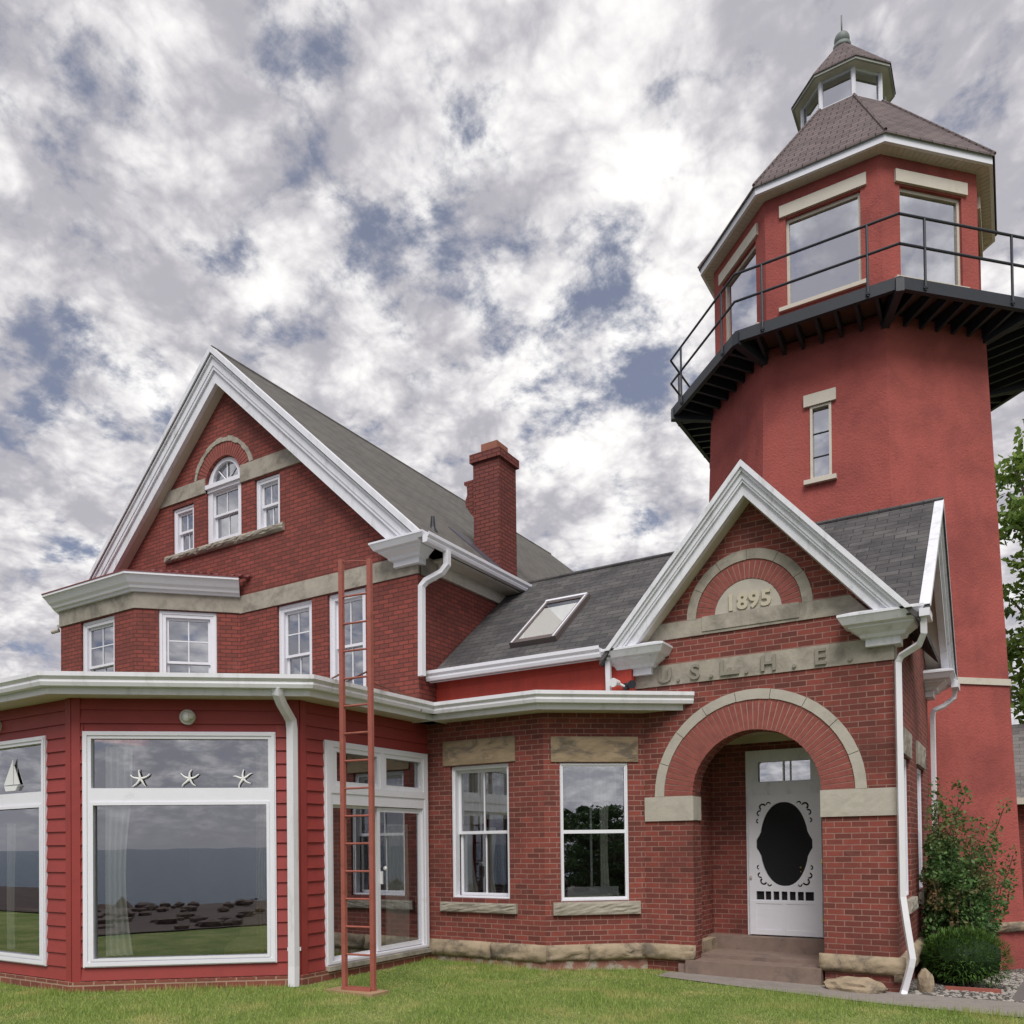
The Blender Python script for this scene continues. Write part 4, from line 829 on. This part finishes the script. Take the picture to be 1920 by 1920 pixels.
# ================================================================== TOWER
TX, TY, TT = -2.98, 19.25, math.tan(R(22.5))
def octo(a, cx=TX, cy=TY): return [(cx+a*math.cos(R(22.5+45*k))/math.cos(R(22.5)), cy+a*math.sin(R(22.5+45*k))/math.cos(R(22.5))) for k in range(8)]
tow = thing('lighthouse_tower', (TX, TY, -.7), 'tall octagonal red stucco lighthouse tower with a glazed lookout room, steel balcony and pointed roof', 'lighthouse')
def az(z): return 3.15-(z+.7)*(.47/12.2)
class Slant:
    t = Vector((1, 0, 0))
    def P(s, a, d, z): return Vector((a, TY-az(z)-d, z))
    box = Fr.box; plate = Fr.plate
FT = Slant()
mb = MB(); zb, zt = -1.0, 11.5; pb_, pt_ = octo(az(zb)), octo(az(zt))
mb.add([(x, y, zb) for x, y in pb_]+[(x, y, zt) for x, y in pt_], [(k, (k+1) % 8, 8+(k+1) % 8, 8+k) for k in range(8) if k != 5])
ab, at_ = az(zb), az(zt); FT.plate(mb, [(TX-ab*TT, zb), (TX+ab*TT, zb), (TX+at_*TT, zt), (TX-at_*TT, zt)], [rect(-3.22, -2.83, 8.66, 10.10)], -.2, 0)
def ringprism(mb, a_out, a_in, z0, z1, cx=TX, cy=TY):
    o, i_ = octo(a_out, cx, cy), octo(a_in, cx, cy)
    for k in range(8):
        j = (k+1) % 8; mb.hexa([(*o[k], z0), (*o[j], z0), (*i_[j], z0), (*i_[k], z0), (*o[k], z1), (*o[j], z1), (*i_[j], z1), (*i_[k], z1)])
AR_ = 2.585
sides = []
oc_ = octo(AR_)
for k in range(8):
    a, b = Vector((*oc_[k], 0)), Vector((*oc_[(k+1) % 8], 0)); ang = math.degrees(math.atan2(b.y-a.y, b.x-a.x)); sides.append(Fr(a.x, a.y, ang))
L8 = 2*AR_*TT
for F in sides: F.plate(mb, rect(0, L8, 11.5, 14.62), [rect(.40, 1.78, 12.30, 14.06)], -.22, 0)
mb.build('wall', 'stucco', tow)
mb = MB(); mb.prism(octo(2.36), 11.6, 11.66); mb.prism(octo(2.3), 14.5, 14.56); mb.build('room_floor', 'room', tow)
for F in sides:
    w = MB(); F.plate(w, rect(.40, 1.78, 12.30, 14.06), [rect(.455, 1.725, 12.35, 14.0)], -.13, -.06); w_ = w.build('window', 'cream', tow)
    pm = MB(); pm.add([F.P(.44, -.1, 12.34), F.P(1.74, -.1, 12.34), F.P(1.74, -.1, 14.01), F.P(.44, -.1, 14.01)], [(0, 1, 2, 3)]); pm.build('pane', 'glass_tower', w_, recalc=False)
    lb = MB(); F.box(lb, .29, 1.89, -.02, .05, 14.10, 14.33); lb.build('lintel', 'cream', w_); lb = MB(); F.box(lb, .26, 1.88, -.02, .07, 12.22, 12.295); lb.build('sill', 'cream', w_)
hr = MB(); c = Vector((-2.75, 18.0, 12.0)); hr.tube([c+Vector((.55*math.cos(t_*.5), .55*math.sin(t_*.5), t_*.16)) for t_ in range(0, 11)], .02, 6); hr.tube([c+Vector((.3, -.3, -.3)), c+Vector((.3, -.3, 1.1))], .018, 6); hr.build('stair_rail', 'black', tow)
gl_ = MB(); gl_.ico((-1.35, 17.9, 12.35), .22, .22, .25, 3); tag(gl_.build('globe_lamp', 'ornament', smooth=True), 'white globe behind the right window of the tower lookout room', 'globe')
w = MB(); FT.plate(w, rect(-3.22, -2.83, 8.66, 10.10), [rect(-3.175, -2.875, 8.70, 10.06)], -.1, .02); w_ = w.build('window', 'cream', tow)
pm = MB(); pm.add([FT.P(-3.18, -.06, 8.69), FT.P(-2.87, -.06, 8.69), FT.P(-2.87, -.06, 10.07), FT.P(-3.18, -.06, 10.07)], [(0, 1, 2, 3)]); pm.build('pane', 'glass_tower', w_, recalc=False)
lb = MB(); FT.box(lb, -3.33, -2.74, -.02, .06, 10.11, 10.34); lb.build('lintel', 'cream', w_); lb = MB(); FT.box(lb, -3.33, -2.74, -.02, .10, 8.57, 8.655); lb.build('sill', 'cream', w_)
lb = MB()
for z in (9.12, 9.58): FT.box(lb, -3.18, -2.87, -.055, -.04, z-.008, z+.008)
lb.build('glazing_bar', 'black', w_)
lb = MB(); FT.box(lb, -3.2, -2.85, -.45, -.4, 8.6, 10.15); lb.build('blind', 'room', w_)  # flat backing panel set well behind the pane, in the room colour
mb = MB(); ringprism(mb, az(4.66)+.035, az(4.66)-.1, 4.60, 4.72); mb.build('belt_course', 'cream', tow)
mb = MB(); bo = octo(az(.1)+.0)
for k in (4, 5, 6, 7, 0):
    a, b = Vector((*bo[k], 0)), Vector((*bo[(k+1) % 8], 0)); F = Fr(a.x, a.y, math.degrees(math.atan2(b.y-a.y, b.x-a.x))); rough_course(mb, F, 0, (b-a).length, 0.02, .20, .09, 3)
mb.build('base_course', 'stone_rough', tow, smooth=True)
# balcony
DA = 3.46
bal = MB(); ringprism(bal, DA, 2.55, 11.57, 11.62); balc = bal.build('balcony_deck', 'woodun', tow)
mb = MB(); ringprism(mb, DA+.03, DA-.06, 11.39, 11.605)
do, di = octo(DA-.07), octo(az(11.4)-.02)
for k in range(8):
    a, b = Vector((*do[k], 0)), Vector((*do[(k+1) % 8], 0)); t_ = (b-a).normalized(); n_ = Vector((t_.y, -t_.x, 0)); L_ = (b-a).length
    for i in range(1, 8):
        s_ = L_*i/8.0; inn = .80; p0 = a+t_*s_; p1 = p0-n_*inn
        q = t_*.03
        mb.hexa([p0-q+Vector((0, 0, 11.40)), p0+q+Vector((0, 0, 11.40)), p1+q+Vector((0, 0, 11.28)), p1-q+Vector((0, 0, 11.28)), p0-q+Vector((0, 0, 11.565)), p0+q+Vector((0, 0, 11.565)), p1+q+Vector((0, 0, 11.565)), p1-q+Vector((0, 0, 11.565))])
    c0 = Vector((*octo(DA+.05)[k], 0)); c1 = Vector((*di[k], 0)); tt = (c1-c0).normalized(); q = Vector((tt.y, -tt.x, 0))*.07
    mb.hexa([c0-q+Vector((0, 0, 11.33)), c0+q+Vector((0, 0, 11.33)), c1+q+Vector((0, 0, 11.22)), c1-q+Vector((0, 0, 11.22)), c0-q+Vector((0, 0, 11.56)), c0+q+Vector((0, 0, 11.56)), c1+q+Vector((0, 0, 11.56)), c1-q+Vector((0, 0, 11.56))])
mb.build('balcony_beams', 'black', balc)
mb = MB(); ra = octo(DA+.04)
for z in (12.17, 12.70):
    for k in range(8): mb.tube([(*ra[k], z), (*ra[(k+1) % 8], z)], .024, 8)
rl = mb.build('railing', 'black', tow)
for k in range(8):
    a, b = Vector((*ra[k], 0)), Vector((*ra[(k+1) % 8], 0))
    for fr_ in (.18, .82):
        p = a.lerp(b, fr_); mb = MB(); mb.tube([p+Vector((0, 0, 11.42)), p+Vector((0, 0, 12.70))], .024, 8); mb.ico(p+Vector((0, 0, 11.46)), .045, .045, .04, 1); mb.build('post', 'black', rl)
# tower roof
mb = MB(); ringprism(mb, 2.82, 2.5, 14.585, 14.605)
o_, i_ = octo(2.81), octo(2.62)
for k in range(8):
    a, b = Vector((*o_[k], 0)), Vector((*o_[(k+1) % 8], 0)); c_, d_ = Vector((*i_[k], 0)), Vector((*i_[(k+1) % 8], 0))
    for j in range(1, 20): p, q = a.lerp(b, j/20), c_.lerp(d_, j/20); mb.tube([p+Vector((0, 0, 14.583)), q+Vector((0, 0, 14.583))], .006, 4)
mb.build('soffit', 'soffit', tow)
mb = MB(); ringprism(mb, 2.86, 2.80, 14.58, 14.745); mb.build('fascia', 'white', tow)
mb = MB(); o_, i_ = octo(2.90), octo(.83, -2.94, TY); zo, zi = 14.75, 17.42
for k in range(8):
    j = (k+1) % 8; mb.add([(*o_[k], zo), (*o_[j], zo), (*i_[j], zi), (*i_[k], zi), (*o_[k], zo-.04), (*o_[j], zo-.04), (*i_[j], zi-.1), (*i_[k], zi-.1)], [(0, 1, 2, 3), (4, 7, 6, 5), (0, 4, 5, 1)])
rf = mb.build('roof', 'shing_t', tow)
for k in range(8):
    mb = MB(); a, b = Vector((*o_[k], zo)), Vector((*i_[k], zi)); n = 1
    for q in range(n): p0, p1 = a.lerp(b, q/n), a.lerp(b, (q+1)/n); mb.tube([p0+Vector((0, 0, .005)), p1+Vector((0, 0, 0))], [.035, .035], 6)
    mb.build('hip_cap', 'shing_t', rf)
LX = -2.94; lan = MB(); lo = octo(.79, LX, TY)
ringprism(lan, .80, .73, 17.25, 17.46, LX); ringprism(lan, .80, .73, 17.99, 18.04, LX)
for k in range(8): lan.tube([(*lo[k], 17.3), (*lo[k], 18.04)], .05, 6)
lant = lan.build('lantern', 'white', tow)
lm = MB(); li = octo(.77, LX, TY)
for k in range(8): j = (k+1) % 8; lm.add([(*li[k], 17.44), (*li[j], 17.44), (*li[j], 18.02), (*li[k], 18.02)], [(0, 1, 2, 3)])
lm.build('panes', 'glass_tower', lant, recalc=False)
lm = MB(); lm.prism(octo(.96, LX, TY), 18.035, 18.05); lm.build('eave', 'soffit', lant); lm = MB(); ringprism(lm, 1.0, .961, 18.03, 18.10, LX); lm.build('fascia', plain('old_fascia', (.33, .33, .30), .7, .15, 4, .1), lant)
lm = MB(); o_, i_ = octo(1.02, LX, TY), octo(.12, LX, TY)
for k in range(8): j = (k+1) % 8; lm.add([(*o_[k], 18.11), (*o_[j], 18.11), (*i_[j], 19.30), (*i_[k], 19.30), (*o_[k], 18.08), (*o_[j], 18.08)], [(0, 1, 2, 3), (0, 4, 5, 1)])
lm.build('lantern_roof', 'shing_t', lant)
fm = MB(); fm.tube([(LX, TY, 19.22), (LX, TY, 19.32)], .19, 16); fm.ico((LX, TY, 19.45), .165, .165, .17, 3); fm.tube([(LX, TY, 19.6), (LX, TY, 20.02)], .016, 6); fm.build('finial', plain('old_copper', (.17, .19, .18), .6, .2, 4, .1), tow, smooth=True)

# ================================================================== LADDER
lad = thing('fire_ladder', (-6.77, 7.52, 0), 'rust red steel ladder standing upright on the lawn and rising past the flat roof edge', 'ladder')
A0, A1 = Vector((-6.975, 7.49, 0)), Vector((-6.57, 7.545, 0)); U_ = Vector((0, 0, 1))
for p, h in ((A0, 5.25), (A1, 5.20)):
    mb = MB(); mb.tube([p, p+U_*h], .04, sq=(.03, .022)); mb.build('rail', 'rust', lad)
for i in range(14):
    z = .18+.338*i+.36*(i > 0)*0; z = .10+.335*(i+1)
    mb = MB(); mb.tube([A0+U_*z, A1+U_*z], .013, 8); mb.build('rung', 'rust', lad)
mb = MB(); mb.tube([A0+U_*5.23, A1+U_*5.18], .008, 6); mb.build('top_bar', 'rust', lad)
mb = MB(); dv = (A1-A0).normalized(); nv = Vector((dv.y, -dv.x, 0)); c = (A0+A1)/2
mb.tube([A0-dv*.02-nv*.02+U_*.02, A1+dv*.02-nv*.02+U_*.02], .02, sq=(.03, .015)); mb.tube([A0-dv*.0+nv*.06+U_*.02, A1+dv*.0+nv*.06+U_*.02], .02, sq=(.03, .015)); mb.build('foot_plate', 'rust', lad)
mb = MB()
for p in (A0, A1): mb.tube([p+U_*3.86, p+U_*3.84+Vector((-.75, .35, 0))], .012, 6)
mb.tube([A1+U_*3.78, (-7.1, 8.2, 3.87), (-7.28, 9.0, 3.86), (-7.25, 9.35, 3.84), (-7.22, 9.38, 3.66)], .010, 6); mb.build('roof_stay', 'cable', lad)
bd = MB(); bd.box(-7.16, -6.42, 7.34, 7.66, -.03, .014); tag(bd.build('base_board', plain('plywood', (.34, .22, .13), .9, .2, 5, .2)), 'thin weathered board lying on the lawn under the rust red ladder', 'board')

# ================================================================== GARDEN THINGS
def leaf_cloud(mb, c, rad, n, size, flat=0.0, up=.3):
    for i in range(n):
        while True:
            p = np.random.uniform(-1, 1, 3)
            if p@p <= 1: break
        rr = (p@p)**.5; p = p*(.55+.45*random.random())/max(.3, rr)*min(1, rr+.35)
        q = Vector((c[0]+p[0]*rad[0], c[1]+p[1]*rad[1], c[2]+p[2]*rad[2])); s = size*random.uniform(.6, 1.4)
        u = Vector(np.random.normal(size=3)).normalized(); v = Vector(np.random.normal(size=3)); v = (v-u*u.dot(v)).normalized()
        mb.v += [tuple(q-u*s*.5), tuple(q+v*s*.28), tuple(q+u*s*.5), tuple(q-v*s*.28)]; k = len(mb.v); mb.f.append((k-4, k-3, k-2, k-1))
def tree(name, base, h, crown, label, cat='tree', nclump=70, nleaf=180, leaf=.12, mat='leaf_tree', seed=1, group=None, bias=0.0):
    random.seed(seed); np.random.seed(seed)
    root = thing(name, base, label, cat, group); b = Vector(base); tk = MB()
    top = b+Vector((0, 0, h*.72)); tk.tube([b-Vector((0, 0, .3)), b+Vector((.05, 0, h*.25)), b+Vector((-.1, .1, h*.5)), top], [h*.028, h*.022, h*.016, h*.008], 9)
    cc = b+Vector((0, 0, h-crown[2])); lf = MB()
    for i in range(nclump):
        while True:
            p = np.random.uniform(-1, 1, 3)
            if .12 < p@p <= 1: break
        q = cc+Vector((p[0]*crown[0], p[1]*crown[1], p[2]*crown[2])); st_ = b+Vector((0, 0, random.uniform(.25, .65)*h))
        if st_.z > q.z-.2: st_.z = max(b.z+.3, q.z-.6)
        mid = (st_+q)/2+Vector((0, 0, random.uniform(-.2, .3)*h*.05)); tk.tube([st_, mid, q], [h*.009, h*.005, h*.0018], 5)
        r_ = min(crown)*random.uniform(.16, .32); leaf_cloud(lf, q, (r_*1.2, r_*1.2, r_*.7), nleaf, leaf)
    tk.build('trunk', 'bark', root, smooth=True); lf.build('crown', mat, root, recalc=False)
    return root
tree('maple_tree', (3.0, 31.0, -.6), 17.2, (3.5, 3.4, 6.9), 'leafy green tree rising behind the tower at the right edge', nclump=165, nleaf=150, leaf=.26, seed=3)
tree('shade_tree', (5.4, 40.0, -.6), 14.0, (4.5, 4.0, 5.2), 'second leafy tree further back beyond the shingled outbuilding', nclump=60, nleaf=110, leaf=.30, seed=8)
# trees behind the viewer, seen mirrored in the bay window
tree('lawn_tree', (7.6, 1.2, 0), 2.95, (2.4, 2.4, 1.45), 'bushy green tree on the lawn, mirrored in the bay wing window', nclump=80, nleaf=230, leaf=.13, mat='leaf_dark', seed=5)
tree('lawn_tree', (10.3, -2.2, 0), 3.1, (2.4, 2.4, 1.5), 'second bushy tree on the lakeside lawn', nclump=70, nleaf=220, leaf=.13, mat='leaf_dark', seed=6)
# climbing shrub by the wing corner
random.seed(11); np.random.seed(11)
vn = thing('climbing_shrub', (-.85, 13.9, -.3), 'tall straggly climbing shrub growing up beside the downspout at the side wall', 'shrub')
tk, lf = MB(), MB()
for i in range(46):
    a = random.uniform(0, 1); x0, y0 = -1.0+random.uniform(-.1, .5), 13.6+random.uniform(-.4, .6); hgt = (2.9-abs(x0+1.0)*1.8)*random.uniform(.45, 1.0)
    pts = [Vector((x0, y0, gz(x0, y0)-.05))]; dx, dy = random.uniform(-.02, .12), random.uniform(-.08, .08)
    for k in range(1, 8): pts.append(Vector((max(-1.15, x0+dx*k*.6+random.uniform(-.04, .04)), y0+dy*k*.6+random.uniform(-.04, .04), gz(x0, y0)+hgt*k/7)))
    tk.tube(pts, [.014, .012, .011, .009, .008, .006, .005, .003], 5)
    for k in range(1, 8): leaf_cloud(lf, pts[k], (.15, .18, .2), 105 if k < 6 else 45, .06)
for e_ in ([(-.8, 14, .9), (-.45, 14, 1.5), (-.22, 14, 1.9), (-.12, 14, 2.2)], [(-.7, 14, .6), (-.3, 14, .9), (-.1, 14, 1.2), (-.02, 14, 1.5)], [(-.9, 14, 1.6), (-.75, 14, 2.1), (-.62, 14, 2.35)]):
    tk.tube(e_, .007, 5)
    for q in e_: leaf_cloud(lf, q, (.11, .11, .15), 36, .05)
for (cx_, cy_, cz_, rr_, nn_) in ((-.88, 13.75, .25, .42, 1500), (-.90, 13.8, .75, .38, 1500), (-.93, 13.85, 1.2, .32, 1200), (-.98, 13.9, 1.65, .22, 700), (-.62, 13.9, .95, .26, 500)): leaf_cloud(lf, (cx_, cy_, cz_), (rr_, rr_, rr_*.95), nn_, .06)
tk.build('stem', 'bark', vn); lf.build('foliage', 'leaf_vine', vn, recalc=False)
bs = thing('round_bush', (-.58, 12.95, -.3), 'low rounded clipped evergreen bush on the gravel beside the wing', 'bush')
lf = MB(); c = Vector((-.60, 12.95, .10))
for i in range(5200):
    v = Vector(np.random.normal(size=3)).normalized()
    if v.z < -.75: continue
    rr = 1+.05*math.sin(v.x*9+v.z*14)+random.uniform(-.12, .06); p = c+Vector((v.x*.52*rr, v.y*.50*rr, v.z*.38*rr)); dirn = (v+Vector((0, 0, .2))+Vector(np.random.normal(size=3))*.35).normalized(); s = random.uniform(.04, .09); w_ = dirn.cross(Vector((0, 0, 1))).normalized()*s*.14
    lf.v += [tuple(p-w_), tuple(p+w_), tuple(p+dirn*s)]; k = len(lf.v); lf.f.append((k-3, k-2, k-1))
lf.build('foliage', 'leaf_bush', bs, recalc=False)
mb = MB(); mb.ico(c, .44, .42, .32, 2, .05); mb.build('dark_core', 'leaf_dark', bs); mb = MB(); mb.tube([(-.6, 12.95, -.4), (-.6, 12.95, .0)], .03, 7); mb.build('stem', 'bark', bs)  # solid dark core inside the leaf shell, then a short stem
rk = MB(); random.seed(4); rk.ico((-1.70, 10.82, -.06), .36, .17, .13, 3, .10); tag(rk.build('loose_rock', 'stone_rough', smooth=False), 'flat rough brown rock lying against the base of the porch corner', 'rock')
rk = MB(); rk.ico((-.98, 11.45, -.06), .10, .12, .2, 2, .12); tag(rk.build('edging_stone', 'stone_rough'), 'small upright stone at the gravel edge by the side wall', 'stone')
pl = MB(); pl.tube([(-.80, 12.0, gz(-.8, 12)+.03), (-.18, 12.1, gz(-.18, 12.1)+.03)], .03, sq=(.03, .02)); tag(pl.build('fallen_plank', 'rust'), 'short reddish plank lying on the gravel in front of the round bush', 'plank')
wd = MB(); wd.add([(-.14, 11.0, -.22), (1.2, 11.0, -.22), (1.2, 12.1, -.22), (.02, 12.0, -.22), (.12, 11.5, .16), (1.2, 11.4, .22)], [(0, 1, 5, 4), (1, 2, 5), (2, 3, 4, 5), (3, 0, 4), (0, 3, 2, 1)]); tag(wd.build('stone_slab', plain('dark_slab', (.13, .115, .11), .9, .15, 6, .3)), 'dark sloping stone slab on the gravel at the right edge', 'slab')
# outbuilding
ob = thing('shingled_outbuilding', (3, 27, -.6), 'low outbuilding with grey shingle roof and dark red wall beyond the tower', 'outbuilding')
mb = MB(); mb.box(-.6, 8, 27.3, 33, -.8, 2.95); mb.build('wall', 'brick_h', ob)
mb = MB(); slab(mb, [(-1, 26.9, 2.85), (8.4, 26.9, 2.85), (8.4, 30.2, 5.3), (-1, 30.2, 5.3)], .12); slab(mb, [(-1, 33.4, 2.85), (8.4, 33.4, 2.85), (8.4, 30.2, 5.3), (-1, 30.2, 5.3)], .12); mb.build('roof', shingle('pale_roof_shingle', (.30, .28, .27), (.20, .185, .18), (.10, .09, .09), bw=.35, rh=.2), ob)
mb = MB(); mb.box(-1, 8.4, 26.84, 26.9, 2.68, 2.86); mb.build('fascia', 'cream', ob)
# far tree line beyond the house (seen only from the side)
# lawn blades
random.seed(2); np.random.seed(2)
def blades(n, x0, x1, y0, y1, h, wd_):
    x = np.random.uniform(x0, x1, n); y = np.random.uniform(y0, y1, n)
    e = np.array([math.cos(R(38.4)), math.sin(R(38.4))])
    lim = np.where(x < -9.8, 5.72, np.where(x < -7.65, 5.79+(x+9.83)*.793-.07, np.where(x < -5.66, 10.05, np.where(x < -4.2, 10.05+(x+5.66)*.79, np.where(x < -1.7, 10.44+(x+4.2)*-.145, 10.06)))))
    keep = y < lim; return x[keep], y[keep], lim[keep]
X, Y, LM = blades(330000, -13.5, 2.5, 3.6, 11.0, 0, 0)
k = (Y > 3.6+.0) & (np.abs(np.arctan2(X, Y)+R(31.39)) < R(38)); X, Y, LM = X[k], Y[k], LM[k]
n = len(X); Z = np.array([gz(a, b) for a, b in zip(X, Y)]); th = np.random.uniform(0, 2*PI, n); H_ = np.random.uniform(.018, .045, n)*(1+.45*np.sin(X*2.1+np.sin(Y*3))*np.sin(Y*1.7+X))*np.where(np.random.rand(n) < .02, 2.0, 1)*np.where(LM-Y < .22, 1.9, 1.0); wd2 = .0035
dx, dy = np.cos(th)*wd2, np.sin(th)*wd2; lx, ly = np.random.normal(0, .014, n), np.random.normal(0, .014, n)
co = np.empty((n, 3, 3)); co[:, 0] = np.stack([X-dx, Y-dy, Z], 1); co[:, 1] = np.stack([X+dx, Y+dy, Z], 1); co[:, 2] = np.stack([X+lx, Y+ly, Z+H_], 1)
me = bpy.data.meshes.new('grass'); me.vertices.add(n*3); me.vertices.foreach_set('co', co.reshape(-1)); me.loops.add(n*3); me.loops.foreach_set('vertex_index', np.arange(n*3, dtype=np.int32)); me.polygons.add(n); me.polygons.foreach_set('loop_start', np.arange(0, n*3, 3, dtype=np.int32)); me.update(calc_edges=True); me.validate()
me.materials.append(MT['blade']); go = bpy.data.objects.new('grass', me); COL.objects.link(go); struct(go, 'stuff'); go['label'] = 'short green lawn grass'; go['category'] = 'grass'
# origins of single-mesh things go to their own base
for o in list(scene.objects):
    if o.type == 'MESH' and o.parent is None and 'kind' not in o:
        cs = [v.co.copy() for v in o.data.vertices]; b0 = Vector((sum(c.x for c in cs)/len(cs), sum(c.y for c in cs)/len(cs), min(c.z for c in cs)))
        o.data.transform(Matrix.Translation(-b0)); o.location = b0
